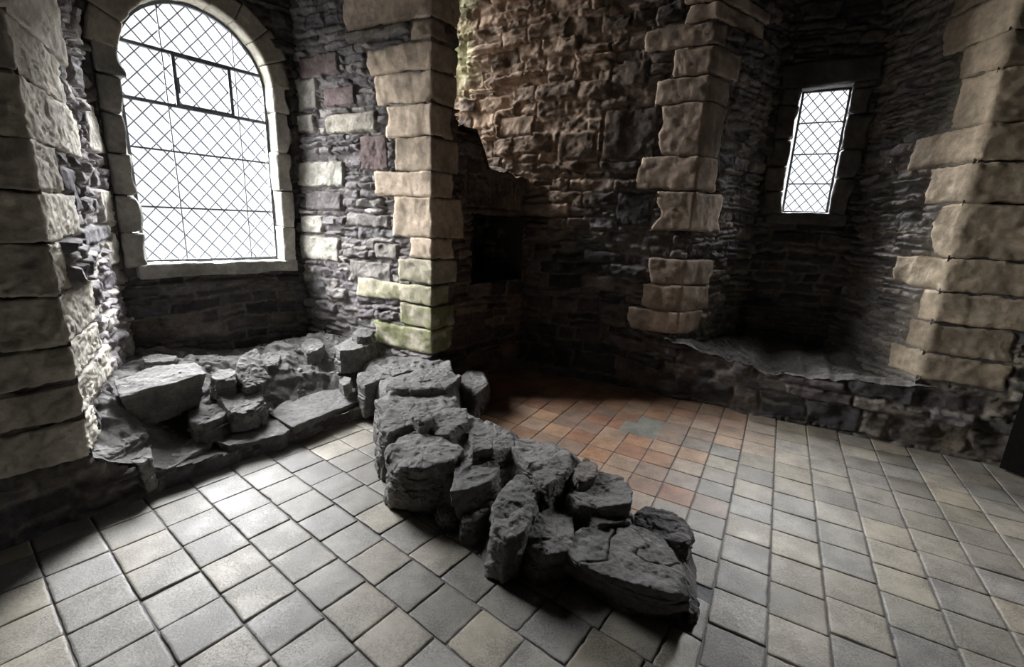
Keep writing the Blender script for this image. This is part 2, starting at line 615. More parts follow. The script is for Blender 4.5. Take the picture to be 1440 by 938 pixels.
def rock(name, poly, zt, zb, seed, parent=None, px=True, tilt=(0, 0), flare=.12, p=44, rough=.013, strata=.008, chips=6, sub=7, facet=.4, col=ROCK, sand=0.0, crack=0.0):
    """angular stone whose top face has the given outline: faces, chipped corners, strata and worn edges"""
    rng = np.random.RandomState(seed)
    if px: poly = [atz(x, y, zt)[:2] for x, y in poly]
    poly = np.array(poly, float)
    c2 = poly.mean(0)
    area = sum(poly[i][0] * poly[(i + 1) % len(poly)][1] - poly[(i + 1) % len(poly)][0] * poly[i][1] for i in range(len(poly)))
    if area < 0: poly = poly[::-1]
    C = np.array([c2[0], c2[1], (zt + zb) / 2])
    pl = []
    hh = (zt - zb) / 2
    for i in range(len(poly)):
        a, b = poly[i], poly[(i + 1) % len(poly)]
        e = b - a
        nn = np.array([e[1], -e[0]])
        nn = nn / np.linalg.norm(nn)
        f = flare * rng.uniform(-.6, 1.6)
        nv = np.array([nn[0], nn[1], f])
        dist = nv @ (np.array([a[0], a[1], zt]) - C)
        l = np.linalg.norm(nv)
        pl.append((nv / l, dist / l))
    tv = np.array([tilt[0], tilt[1], 1.0])
    tv /= np.linalg.norm(tv)
    pl.append((tv, hh * tv[2]))
    pl.append((np.array([0, 0, -1.]), hh))
    S = np.array([np.ptp(poly[:, 0]) / 2, np.ptp(poly[:, 1]) / 2, hh])
    for k in range(chips):
        v = rng.normal(size=3)
        v[2] = abs(v[2]) * .8
        v /= np.linalg.norm(v)
        sup = max(float(np.array([q[0] - C[0], q[1] - C[1], zz]) @ v) for q in poly for zz in (hh, -hh))
        pl.append((v, sup * rng.uniform(.84, .96)))
    dirs, F = ico(sub)
    Dv = dirs * S
    acc = 0
    for nv, d in pl:
        acc = acc + np.maximum(0, Dv @ nv / max(d, .004)) ** p
    V = Dv * (acc ** (-1 / p))[:, None]
    g = V / S
    g /= np.linalg.norm(g, axis=1, keepdims=True)
    nr = g / S
    nr /= np.linalg.norm(nr, axis=1, keepdims=True)
    x, y, z = V[:, 0] + seed * 1.37, V[:, 1] + seed * .71, V[:, 2]
    sc = min(1.0, S.max() / .2)
    d = rough * sc * fbm(x * 6, y * 6, z * 8, seed, 5) + rough * .8 * sc * (ridged(x * 4, y * 4, z * 5, seed + 3, 3) - .3)
    side = 1 - np.abs(nr[:, 2])
    st = vnoise(x * 2.5, y * 2.5, z * 55, seed + 6) + .6 * vnoise(x * 5, y * 5, z * 110, seed + 7)
    d = d + strata * st * (.25 + .75 * side)
    lay = np.floor(3 * vnoise(x * 4, y * 4, z * 0 + 2, seed + 15) + .9 * vnoise(x * 13, y * 13, z * 0, seed + 16)) / 3          # flaked levels of the top
    d = d + .35 * strata * lay * (1 - side) * 1.6
    K = 60                                           # broken facets
    cs = V[rng.choice(len(V), K, replace=False)]
    ck = np.argmin(sum((V[:, k_i, None] - cs[None, :, k_i]) ** 2 for k_i in range(3)) * (1 + .3 * rng.rand(K))[None], axis=1)
    gk = rng.normal(size=(K, 3)) * np.array([1, 1, .8])
    dl = V - cs[ck]
    top_ = np.clip(nr[:, 2], 0, 1) ** 2
    d = d + facet * (1 - .55 * top_) * np.clip((dl * gk[ck]).sum(1) * .30 + .010 * rng.normal(size=K)[ck], -.022, .022)
    d = d + .005 * fbm(x * 34, y * 34, z * 50, seed + 8, 3)
    wc = 0 * x
    top_ = np.clip(nr[:, 2], 0, 1) ** 2
    if crack:
        w = np.abs(vnoise(x * 6.5 + .35 * vnoise(x * 14, y * 14, z, seed + 1), y * 6.5, z * 0 + .3, seed + 17))
        wc = np.exp(-(w / .04) ** 2) * top_
        d = d - crack * wc
    V = V + nr * d[:, None]
    cc = np.ones((len(V), 3)) * np.array(col) * (.85 + .3 * rng.rand())
    cc = cc * (1 + .25 * fbm(x * 8, y * 8, z * 14, seed + 9, 4))[:, None]
    cc = cc * (1 - .6 * wc)[:, None]
    dust = sstep(.25, .75, fbm(x * 9, y * 9, z * 9, seed + 12, 4) * .6 + .45) * sstep(.3, .9, nr[:, 2])
    cc = cc + (np.array([.21, .20, .19]) - cc) * (dust * .35)[:, None]
    if sand:
        cc = cc + (np.array([.28, .25, .22]) - cc) * sand
    V = V + C
    return mesh_np(name, V, F, M_ROCK, parent, cc, origin=C - [0, 0, hh])


# ------------------------------------------------------------------ floor
TILE = .224
A_R = math.radians(-29.8)
E_R = np.array([math.cos(A_R), math.sin(A_R)])
V_R = np.array([-E_R[1], E_R[0]])
O_R = np.array([1.315, 2.358])
A_L = math.radians(-37.2)
E_L = np.array([math.cos(A_L), math.sin(A_L)])
V_L = np.array([-E_L[1], E_L[0]])
O_L = atz(0 + 145 / 3, 640 + 410 / 3)[:2]
STUB_AXIS = np.array([[-1.05, 4.3], [-.75, 3.45], [-.35, 2.75], [.25, 2.28], [.92, 1.80]])


def clip_half(poly, q, nn):
    out = []
    for i in range(len(poly)):
        a, b = poly[i], poly[(i + 1) % len(poly)]
        da, db = (a - q) @ nn, (b - q) @ nn
        if da >= 0: out.append(a)
        if da * db < 0: out.append(a + (b - a) * da / (da - db))
    return out


def stub_side(p):
    """+ on the far (right) side of the ruined wall's axis"""
    best, sg = 9, 1
    for i in range(len(STUB_AXIS) - 1):
        a, b = STUB_AXIS[i], STUB_AXIS[i + 1]
        e = b - a
        t = np.clip((p - a) @ e / (e @ e), 0, 1)
        q = a + e * t
        d = np.linalg.norm(p - q)
        if d < best:
            best, sg = d, np.sign(e[0] * (p - q)[1] - e[1] * (p - q)[0])
    return sg * best


TV, TF, TC = [], [], []
rngt = np.random.RandomState(5)


def add_tile(poly, col, dz=0.0):
    poly = [np.array(p) for p in poly]
    if len(poly) < 3: return
    area = .5 * abs(sum(poly[i][0] * poly[(i + 1) % len(poly)][1] - poly[(i + 1) % len(poly)][0] * poly[i][1] for i in range(len(poly))))
    if area < .004: return
    c = np.mean(poly, 0)
    ring = []
    for i in range(len(poly)):
        a, b = poly[i], poly[(i + 1) % len(poly)]
        L = np.linalg.norm(b - a)
        k = max(1, int(L / .028))
        for j in range(k):
            q = a + (b - a) * j / k
            inn = (c - q) / max(np.linalg.norm(c - q), 1e-6)
            am = .0026 + abs(rngt.normal(0, .0016)) + (rngt.rand() < .05) * rngt.uniform(0, .006)
            if j == 0: am += .002
            ring.append(q + inn * am)
    tx, ty = rngt.normal(0, .006, 2)
    z = dz + rngt.normal(0, .0012)
    base = len(TV)
    m = len(ring)

    def put(q, zz, cf=1.0):
        TV.append((q[0], q[1], zz + (q - c) @ np.array([tx, ty])))
        TC.append(np.clip(np.array(col) * cf, 0, 1))
    for ins, zz in ((-.001, -.012), (.0, -.0018), (.0018, 0.0), (.012, .0002)):
        for q in ring:
            inn = (c - q) / np.linalg.norm(c - q)
            put(q + inn * ins, z + zz)
    put(c, z + .0002)
    for r in range(3):
        for i in range(m):
            j = (i + 1) % m
            TF.append([base + r * m + i, base + r * m + j, base + (r + 1) * m + j, base + (r + 1) * m + i])
    for i in range(m):
        TF.append([base + 3 * m + i, base + 3 * m + (i + 1) % m, base + 4 * m])


PALE = [(.37, .345, .295), (.34, .325, .285), (.39, .36, .30), (.31, .30, .275), (.35, .335, .30), (.29, .275, .245), (.38, .35, .285), (.33, .32, .30)]
TERRA = [(.38, .215, .125), (.32, .19, .12), (.40, .25, .155), (.27, .185, .135), (.36, .25, .175), (.31, .165, .105)]


def tile_colour(p, u):
    base = np.array(PALE[rngt.randint(len(PALE))]) * rngt.uniform(.64, .96) * np.array([1.04, 1.0, .945])
    # terracotta patch in the far corner, fading towards the window side
    e = (p - O_R) @ E_R
    v = (p - O_R) @ V_R
    if stub_side(p) > 0:
        w = sstep(-.12, -.55, e + .10 * rngt.normal()) * sstep(-.35, .05, v + .5)
        if v > 1.0: w = max(w, float(sstep(.4, -.2, e)) * .7)
        t = np.array(TERRA[rngt.randint(len(TERRA))])
        base = base + (t - base) * float(w)
    return base


# right hand field
SLAB = [(.77, 3.95), (1.12, 3.75), (.94, 3.41), (.57, 3.62)]
sc_ = np.mean(SLAB, 0)
slab_e = ((sc_ - O_R) @ E_R, (sc_ - O_R) @ V_R)
cols = []
e0 = 0.0
for j in range(0, 20): cols.append((j * TILE, (j + 1) * TILE, TILE))
for j in range(1, 18): cols.append((-j * .2, -(j - 1) * .2, .2))
se0, se1 = None, None
for (ea, eb, tl) in cols:
    off = rngt.normal(0, .018)
    if tl == .2:
        off = (slab_e[1] - .2) % .2 + rngt.normal(0, .004)
        # the slab covers two columns
    for k in range(-12, 26):
        va, vb = off + k * tl, off + (k + 1) * tl
        quad = [O_R + E_R * e + V_R * v for e, v in ((ea, va), (eb, va), (eb, vb), (ea, vb))]
        c = np.mean(quad, 0)
        if c[1] < -2.2 or c[0] > 5.2: continue
        ce, cv = (ea + eb) / 2, (va + vb) / 2
        if tl == .2 and abs(ce - (-.7)) < .19 and abs(cv - slab_e[1]) < .19: continue
        if ea < -.001 and stub_side(c) < 0.0: continue
        if ea < -.001 and cv < -.75: continue
        if (c - Q0) @ N2 > .05 or (c - P0) @ N > .1: continue
        add_tile(quad, tile_colour(c, ce))
sq = [O_R + E_R * e + V_R * v for e, v in ((-.9 + .003, slab_e[1] - .2), (-.5, slab_e[1] - .2), (-.5, slab_e[1] + .2), (-.9, slab_e[1] + .2))]
add_tile(sq, (.255, .25, .215), .001)
# left hand field
for i in range(-9, 24):
    off = rngt.normal(0, .022)
    va, vb = i * TILE, (i + 1) * TILE
    for k in range(-8, 26):
        ea, eb = off + k * TILE, off + (k + 1) * TILE
        quad = [O_L + E_L * e + V_L * v for e, v in ((ea, va), (eb, va), (eb, vb), (ea, vb))]
        c = np.mean(quad, 0)
        if c[1] < -2.2 or (c - P0) @ N > .12: continue
        pts = clip_half(quad, O_R, -E_R)
        if len(pts) < 3: continue
        c = np.mean(pts, 0)
        if stub_side(c) > 0.02 and c[1] > 1.75: continue
        add_tile(pts, tile_colour(np.array([-5., 0]), 0) * np.array([.99, 1.0, 1.02]))
floor_tiles = structure(mesh_np('floor', np.array(TV), TF, M_TILE, None, np.array(TC), smooth=True))
# grout bed under the tiles
gx, gy = np.meshgrid(np.linspace(-5.5, 6.5, 320), np.linspace(-4, 7, 300), indexing='ij')
gz = -.0062 + .0012 * fbm(gx * 9, gy * 9, gx * 0, 3, 3)
gc = np.ones(gx.shape + (3,)) * np.array([.15, .147, .15]) * (1 + .35 * fbm(gx * 2, gy * 2, gx * 0, 4, 3))[..., None]
structure(mesh_np('floor_grout', np.stack([gx, gy, gz], -1).reshape(-1, 3), grid_faces(320, 300), M_GROUT, None, gc.reshape(-1, 3)))

# ------------------------------------------------------------------ dressed corner blocks: where they sit (heights on the arris, lengths on both faces)
A_, B_ = LW(0, 0), LW(WIN_L, WIN_N)
DL = unit(B_ - A_)
A2, B2 = LW(WIN_R, WIN_N), LW(S_PIER, 0)
DR = unit(B2 - A2)
A3 = RW(0, 0)
Ar, Br = RW(SL_R, SL_O), RW(U_QR, 0)
Dr = unit(Br - Ar)
def zpx(y, C, D):
    """height of image row y on the vertical arris at plan point C (solved along the arris)"""
    z0_, z1_ = 0.0, 4.0
    for _ in range(40):
        zm = (z0_ + z1_) / 2
        v = np.array([C[0], C[1], zm - HC])
        yy = IH / 2 - FPX * (v @ UP) / (v @ FW)
        if yy > y: z0_ = zm
        else: z1_ = zm
    return (z0_ + z1_) / 2



def onlen(x, y, C, D): return abs((onplane(x, y, C, D)[:2] - C) @ D)


Cp, Cl, Cs, Cq = LW(S_PIER, 0), LW(0, 0), RW(0, 0), RW(U_QR, 0)
Ds = unit(RW(SL_L, SL_O) - Cs)
Q_PIER, Q_LEFT, Q_SLIT, Q_RIGHT = [], [], [], []         # (length on the room face, length on the reveal, z0, z1)
for (y0, y1, xl, lroom) in [(-130, -60, 520, .2), (-60, 23, 482, .30), (23, 54, 578, .16), (54, 97, 515, .30), (97, 143, 530, .26), (143, 191, 546, .22), (191, 240, 556, .30), (240, 277, 527, .24), (277, 335, 556, .36), (335, 366, 578, .24),
                            (366, 402, 562, .30), (402, 431, 503, .22), (431, 464, 562, .3), (464, 500, 527, .26)]:
    Q_PIER.append((lroom, onlen(xl, (y0 + y1) / 2, Cp, DR), zpx(y1, Cp, T), zpx(y0, Cp, T)))
for (y0, y1, xr, lroom) in [(-170, 10, 62, .8), (10, 100, 70, .7), (100, 194, 100, .85), (194, 268, 78, .7), (268, 341, 105, .8), (341, 416, 88, .9), (416, 484, 136, .7), (484, 536, 144, .8), (536, 587, 162, .62), (587, 640, 137, .55)]:
    Q_LEFT.append((lroom, max(onlen(xr, (y0 + y1) / 2, Cl, DL), .12), zpx(y1, Cl, T), zpx(y0, Cl, T)))
for (y0, y1, xl, xr) in [(-120, -40, 560, 800), (-40, 0, 640, 880), (0, 50, 650, 860), (50, 115, 540, 755), (115, 195, 608, 795), (195, 265, 560, 765), (265, 410, 580, 745), (410, 503, 520, 728), (503, 612, 570, 738), (685, 755, 550, 715), (755, 825, 530, 703), (825, 885, 495, 680)]:
    y0, y1, xl, xr = y0 * .533, y1 * .533, 620 + xl * .533, 620 + xr * .533
    Q_SLIT.append((onlen(xl, (y0 + y1) / 2, Cs, T2), onlen(xr, (y0 + y1) / 2, Cs, Ds), zpx(y1, Cs, T), zpx(y0, Cs, T)))
for (y0, y1, xl, lr) in [(-140, -40, 600, 1.0), (-40, 70, 570, 1.0), (70, 160, 600, .8), (160, 290, 585, .9), (290, 380, 483, 1.0), (380, 478, 512, .8), (478, 608, 530, .62), (608, 685, 433, .42), (685, 760, 495, .62), (760, 830, 460, .46), (830, 892, 412, .5)]:
    y0, y1, xl = y0 * .597, y1 * .597, 1000 + xl * .597
    Q_RIGHT.append((lr, min(max(onlen(xl, (y0 + y1) / 2, Cq, Dr), .14), .6), zpx(y1, Cq, T), zpx(y0, Cq, T)))
E_ = .028


def beds_hi(Q, k, u1): return [(u1 - q_[k] + E_, u1 + .1, q_[2] + E_, q_[3] - E_) for q_ in Q]     # blocks ending at u1
def beds_lo(Q, k, u0): return [(u0 - .1, u0 + q_[k] - E_, q_[2] + E_, q_[3] - E_) for q_ in Q]     # blocks starting at u0


# ------------------------------------------------------------------ left wall (pier, big embrasure, pier with recess)
Z_TOP = 4.7


def lip_left(s): return np.interp(s, [-.1, 0, .1, .3, .65, 1.06, 1.75, 2.1, 2.4, 2.6], [.36, .33, .25, .13, .10, .10, .12, .24, .36, .36])


def top_press(s): return np.interp(s, [2.62, 2.93, 3.12, 3.8], [2.36, 2.36, 2.10, 2.05])


REC = (2.90, 3.70, 1.0, 1.645)
S0 = -3.6


def keep_left(U, Z):
    k = ~((U > .02) & (U < S_PIER - .02) & (Z > lip_left(U)))
    k &= ~((U > 2.66) & (Z > top_press(U)))
    k &= ~((U > REC[0]) & (U < REC[1]) & (Z > REC[2]) & (Z < REC[3]))
    return k


fx_left = [(2.62, 3.74, 1.66, 1.73, (.11, .10, .095))]
for i in range(14):
    a = 2.72 + i * .073 + .012 * math.sin(i * 5.1)
    fx_left.append((a, a + .05 + .014 * math.sin(i * 3.7), 1.75 + .02 * math.sin(i * 2.9), 1.95 + .07 * math.sin(i * 1.3), (.10 + .02 * math.sin(i * 4.3), .088, .08)))


def foot_left(U, Z): return .10 * sstep(.35, .0, Z) * sstep(-.1, -.5, U) + .05 * sstep(.3, 0, Z) * sstep(2.4, 2.9, U)


def dark_left(c, U, Z):
    warm = sstep(2.4, 2.6, U)[..., None]
    return c * (1 + warm * (np.array([1.25, 1.08, .95]) - 1))


wl = structure(wall_sheet('wall_left', LW(S0, 0), LW(S_CORNER + .03, 0), -.05, Z_TOP, -N, 11, step=.014, uoff=S0, fixed=fx_left, keep=keep_left,
                          extra=foot_left, recol=dark_left, hr=(.06, .16), sunk=beds_hi(Q_LEFT, 0, 0.0) + beds_lo(Q_PIER, 0, S_PIER)))

# window embrasure: two splayed reveals and the wall that holds the window


def uz(x, y, A, D):
    p = onplane(x, y, A, D)
    return (p[:2] - A) @ D, p[2]


def fix_px(l, A, D):
    out = []
    for x0, x1, y0, y1, c in l:
        xm, ym = (x0 + x1) / 2, (y0 + y1) / 2
        a, b = uz(x0, ym, A, D)[0], uz(x1, ym, A, D)[0]
        t_, b_ = uz(xm, y0, A, D)[1], uz(xm, y1, A, D)[1]
        out.append((min(a, b), max(a, b), min(t_, b_), max(t_, b_), c))
    return out


GREYT = (.50, .475, .42)
PURP = np.array([[.185, .170, .175], [.22, .20, .20], [.15, .135, .142], [.28, .26, .245], [.20, .19, .19], [.34, .32, .30]])
fl_ = fix_px([(126, 158, 155, 217, GREYT), (146, 172, 268, 320, GREYT), (158, 182, 322, 372, GREYT), (60, 100, 105, 205, GREYT), (75, 110, 235, 300, (.13, .12, .125)),
              (108, 160, 318, 345, (.15, .14, .145))], A_, DL)
wrl = structure(wall_sheet('wall_window_reveal_left', A_ + DL * .01, B_ + DL * .06, .05, Z_TOP, -unit(N) * 0 + T, 23, step=.011, fixed=fl_, palette=PURP, hr=(.06, .15), wr=(.10, .3),
                           depth=.045, lump=.026, mortar=np.array([.24, .225, .215]), sunk=beds_lo(Q_LEFT, 1, -.01)))
fr_ = fix_px([(411, 443, 107, 154, (.30, .285, .25)), (398, 440, 160, 186, (.33, .31, .27)), (455, 530, 157, 187, (.34, .31, .26)), (417, 482, 226, 263, (.36, .345, .30)), (426, 455, 302, 328, (.36, .345, .30)),
              (426, 478, 332, 366, (.36, .345, .30)), (492, 550, 367, 398, (.25, .23, .21)), (527, 558, 342, 364, (.30, .28, .25)), (418, 478, 74, 106, (.13, .10, .095)), (505, 545, 190, 240, (.16, .12, .115)),
              (490, 577, 26, 54, (.20, .18, .155)), (452, 500, 120, 150, (.15, .115, .11)), (485, 545, 300, 320, (.21, .195, .185)), (430, 480, 270, 296, (.14, .125, .125))], A2, DR)
wrr = structure(wall_sheet('wall_window_reveal_right', A2 - DR * .06, B2, .05, Z_TOP, -T, 37, step=.011, fixed=[(a + .06, b + .06, c, d, e) for a, b, c, d, e in fr_], palette=PURP * .85, hr=(.045, .10), wr=(.12, .36),
                           depth=.04, lump=.022, mortar=np.array([.23, .21, .20]), sunk=beds_hi(Q_PIER, 1, np.linalg.norm(B2 - A2) + .06)))

G_L, G_R, G_SILL, G_SPR = .775, 1.885, 1.14, 2.66       # window opening (along s)
G_C, G_RAD = (G_L + G_R) / 2, (G_R - G_L) / 2


def arch_z(s, grow=0.0):
    r = G_RAD + grow
    return G_SPR + np.sqrt(np.maximum(0, r * r - (s - G_C) ** 2)) * 1.02


def in_opening(s, z, g=0.0): return (s > G_L - g) & (s < G_R + g) & (z > G_SILL - g) & (z < np.where((np.abs(s - G_C) < G_RAD + g), arch_z(s, g), 0))


wwin = structure(wall_sheet('wall_window', LW(WIN_L - .12, WIN_N), LW(WIN_R + .12, WIN_N), .1, Z_TOP, -N, 41, step=.013, uoff=WIN_L - .12,
                            keep=lambda U, Z: ~in_opening(U, Z, .05), sunk=[lambda U, Z: in_opening(U, Z, .16)], depth=.03, palette=SLATE * .8, mortar=MORTAR * .8))

# corner press above the recess: back, hidden added window and the pier's flank
PR_N = 1.35
structure(wall_sheet('wall_press_flank', LW(2.66, 0), LW(2.30, PR_N), 2.0, Z_TOP, T, 51, step=.02, palette=BROWN))
structure(wall_sheet('wall_press_back', LW(2.2, PR_N), LW(4.2, PR_N), 2.0, Z_TOP, -N, 52, step=.03, uoff=2.2, palette=BROWN,
                     keep=lambda U, Z: ~((U > 2.75) & (U < 3.5) & (Z > 2.8) & (Z < 4.4))))
# top of the breast (broken wallhead)
ns, nn_ = 110, 110
sg, ng = np.meshgrid(np.linspace(2.55, 4.15, ns), np.linspace(-.01, PR_N + .05, nn_), indexing='ij')
zg = top_press(sg) + .02 + .22 * sstep(0, .9, ng) + .05 * fbm(sg * 5, ng * 5, sg * 0, 8, 4)
pg = P0 + sg[..., None] * T + ng[..., None] * N
cg = np.ones(sg.shape + (3,)) * np.array([.17, .135, .105]) * (1 + .4 * fbm(sg * 8, ng * 8, sg * 0, 9, 3))[..., None]
structure(mesh_np('wall_press_ledge', np.concatenate([pg, zg[..., None]], -1).reshape(-1, 3), grid_faces(ns, nn_), M_WALL, None, cg.reshape(-1, 3)))

# the square recess (aumbry) in the breast
def poly_shell(name, quads, mat, parent=None, thick=.0):
    V, F = [], []
    for q in quads:
        F.append(list(range(len(V), len(V) + len(q))))
        V += [tuple(p) for p in q]
    return mesh_np(name, np.array(V), F, mat, parent, np.ones((len(V), 3)) * np.array([.07, .062, .055]), smooth=False)


def p3(xy, z): return np.array([xy[0], xy[1], z])


a, b_, c0, c1 = REC
DEP = .62
q = [[(a, -.01), (a, DEP)], [(a, DEP), (b_, DEP)], [(b_, DEP), (b_, -.01)]]
quads = [[p3(LW(*e[0]), c0 - .03), p3(LW(*e[1]), c0 - .03), p3(LW(*e[1]), c1 + .03), p3(LW(*e[0]), c1 + .03)] for e in q]
for zz in (c0 - .0, c1):
    quads.append([p3(LW(a - .02, -.02), zz), p3(LW(b_ + .02, -.02), zz), p3(LW(b_ + .02, DEP), zz), p3(LW(a - .02, DEP), zz)])
structure(poly_shell('wall_recess', quads, M_WALL))

# ------------------------------------------------------------------ right wall with the slit embrasure
def lip_right(u): return np.interp(u, [-.1, 0, .15, .5, .57, 1.1, 1.6, 1.83, 2], [.56, .56, .55, .46, .44, .42, .47, .52, .52]) + .03 * vnoise(u * 5, u * 0, u * 0, 77) + .015 * vnoise(u * 16, u * 0, u * 0, 78)


def keep_right(U, Z): return ~((U > .02) & (U < U_QR - .02) & (Z > lip_right(U)))


def foot_right(U, Z): return .22 * sstep(.18, .0, Z) * sstep(-.5, -1.6, U) + .03 * sstep(.45, .35, Z) * sstep(-.1, .1, U)


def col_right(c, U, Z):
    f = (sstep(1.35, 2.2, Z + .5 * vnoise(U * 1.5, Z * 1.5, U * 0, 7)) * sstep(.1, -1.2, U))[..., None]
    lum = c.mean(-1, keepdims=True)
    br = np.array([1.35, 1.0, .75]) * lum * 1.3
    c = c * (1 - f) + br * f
    g = (sstep(-2.3, -2.7, U + .15 * vnoise(U * 6, Z * 6, U * 0, 8)) * sstep(2.8, 3.2, Z))[..., None]
    c = c + (np.array([.34, .36, .20]) - c) * g * .55
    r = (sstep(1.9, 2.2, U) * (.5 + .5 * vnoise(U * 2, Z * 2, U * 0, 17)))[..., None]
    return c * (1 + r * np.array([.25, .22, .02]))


A3, D3 = RW(0, 0), T2
fr3 = fix_px([(848, 925, 152, 225, (.06, .058, .06)), (703, 752, 162, 192, (.12, .105, .10)), (730, 800, 285, 305, (.2, .175, .155)), (860, 912, 85, 122, (.09, .08, .08)), (785, 838, 185, 225, (.075, .07, .07)),
              (866, 918, 270, 320, (.055, .052, .053))], A3, D3)
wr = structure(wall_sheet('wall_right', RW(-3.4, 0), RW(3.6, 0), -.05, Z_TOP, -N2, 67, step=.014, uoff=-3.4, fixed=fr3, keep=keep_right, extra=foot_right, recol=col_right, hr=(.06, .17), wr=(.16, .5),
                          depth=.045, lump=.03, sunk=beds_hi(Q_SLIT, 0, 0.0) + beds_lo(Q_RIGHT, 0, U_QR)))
structure(wall_sheet('wall_slit_reveal_left', RW(0, 0), RW(SL_L + .02, SL_O + .04), .3, Z_TOP, T2, 71, step=.012, hr=(.05, .13), wr=(.12, .4), palette=SLATE * 1.35, depth=.04, lump=.022, sunk=beds_lo(Q_SLIT, 1, 0.0)))  # slate palette lightened here to stand in for light from the slit
frr = fix_px([(1186, 1207, 258, 300, (.27, .26, .235))], Ar, Dr)


def col_sr(c, U, Z):
    w = sstep(.55, .95, U + .15 * vnoise(U * 4, Z * 4, U * 0, 3))[..., None]
    m_ = (.5 + .5 * fbm(U * 3, Z * 3, U * 0, 33, 3))[..., None]
    c = c + (np.array([.26, .235, .19]) - c) * w * np.clip(m_, 0, 1) * .7
    g = sstep(.2, .6, fbm(U * 2.2, Z * 2.2, U * 0, 39, 3))[..., None] * .35
    return c + (np.array([.17, .18, .125]) - c) * g


structure(wall_sheet('wall_slit_reveal_right', Ar - Dr * .05, Br, .3, Z_TOP, -T2, 73, step=.011, fixed=frr, hr=(.03, .075), wr=(.12, .42), palette=SLATE * 1.7, depth=.04, lump=.022, recol=col_sr,  # lighter copy of the slate, slit light put into the colour
                     mortar=np.array([.25, .225, .19]), flush=.25, sunk=beds_hi(Q_RIGHT, 1, np.linalg.norm(Br - Ar) + .05)))
SG_L, SG_R, SG_B, SG_T = .70, 1.10, 1.815, 2.965
structure(wall_sheet('wall_slit', RW(SL_L - .1, SL_O), RW(SL_R + .1, SL_O), .3, Z_TOP, -N2, 79, step=.013, uoff=SL_L - .1, palette=SLATE * .9, hr=(.05, .12),
                     sunk=[(SG_L - .15, SG_R + .14, SG_B - .1, SG_T + .2)], keep=lambda U, Z: ~((U > SG_L - .03) & (U < SG_R + .03) & (Z > SG_B - .02) & (Z < SG_T + .02))))

# ------------------------------------------------------------------ dressed corner blocks, parts of their walls
TAN = (.42, .345, .25)
GREEN = np.array([.17, .19, .065])
k_ = 300


def algae(cc, V):
    w = sstep(1.15, .65, V[:, 2] + .12 * fbm(V[:, 0] * 6, V[:, 1] * 6, V[:, 2] * 6, 3, 3)) * sstep(-.25, .35, fbm(V[:, 0] * 9, V[:, 1] * 9, V[:, 2] * 16, 7, 3) + .25)
    return cc + (GREEN - cc) * (w * .75)[:, None]


for (la, lb, z0, z1) in Q_PIER:
    k_ += 1
    stone_block('quoin', Cp, -DR, lb, T, la, z0 + .006, z1 - .006, (.53, .43, .33) if z0 > 1.05 else (.46, .42, .32), k_, wrr, recol=algae, rough=.007, rad=.009)
for i, (la, lb, z0, z1) in enumerate(Q_LEFT):
    k_ += 1
    stone_block('quoin', Cl, -T, la, DL, lb, z0 + .005, z1 - .005, (.56, .525, .45), k_, wrl, rough=.008, rad=.008, step=.010, cuts=22 if i >= 6 else 10, prot=.014)
for (la, lb, z0, z1) in Q_SLIT:
    k_ += 1
    stone_block('quoin', Cs, -T2, la, Ds, lb, z0 + .005, z1 - .005, (.40, .32, .255), k_, wr, rad=.011, rough=.008, prot=.010)
for (la, lb, z0, z1) in Q_RIGHT:
    k_ += 1
    stone_block('quoin', Cq, T2, la, -Dr, lb, z0 + .005, z1 - .005, (.49, .405, .30), k_, wr, rad=.014, rough=.009, prot=.010)

# ------------------------------------------------------------------ window surround, frame, lattice, glass
def bar_np(p, q, w, d, nrm):
    """box bar from p to q (3-D), width w in the window plane, depth d along nrm"""
    p, q, nrm = np.array(p), np.array(q), np.array(nrm)
    e = unit(q - p)
    s = unit(np.cross(e, nrm))
    V = []
    for c in (p, q):
        for a_, b2 in ((-1, -1), (1, -1), (1, 1), (-1, 1)):
            V.append(c + s * a_ * w / 2 + nrm * b2 * d / 2)
    F = [[0, 3, 2, 1], [4, 5, 6, 7], [0, 1, 5, 4], [1, 2, 6, 5], [2, 3, 7, 6], [3, 0, 4, 7]]
    return V, F


class MB:
    def __init__(s): s.V, s.F = [], []

    def bar(s, p, q, w, d, n):
        V, F = bar_np(p, q, w, d, n)
        b0 = len(s.V)
        s.V += V
        s.F += [[i + b0 for i in f] for f in F]

    def build(s, name, mat, parent, smooth=False, col=(.3, .28, .25)):
        V = np.array(s.V)
        return mesh_np(name, V, s.F, mat, parent, np.ones((len(V), 3)) * np.array(col), smooth=smooth, origin=V.mean(0))


GN = 1.76           # plane of the glass
N3 = np.array([N[0], N[1], 0])


def W3(s, n, z): return p3(LW(s, n), z)


w1 = structure(empty('window_1', W3(G_C, GN, G_SILL)))
k_ = 500
SUR = (.46, .44, .39)
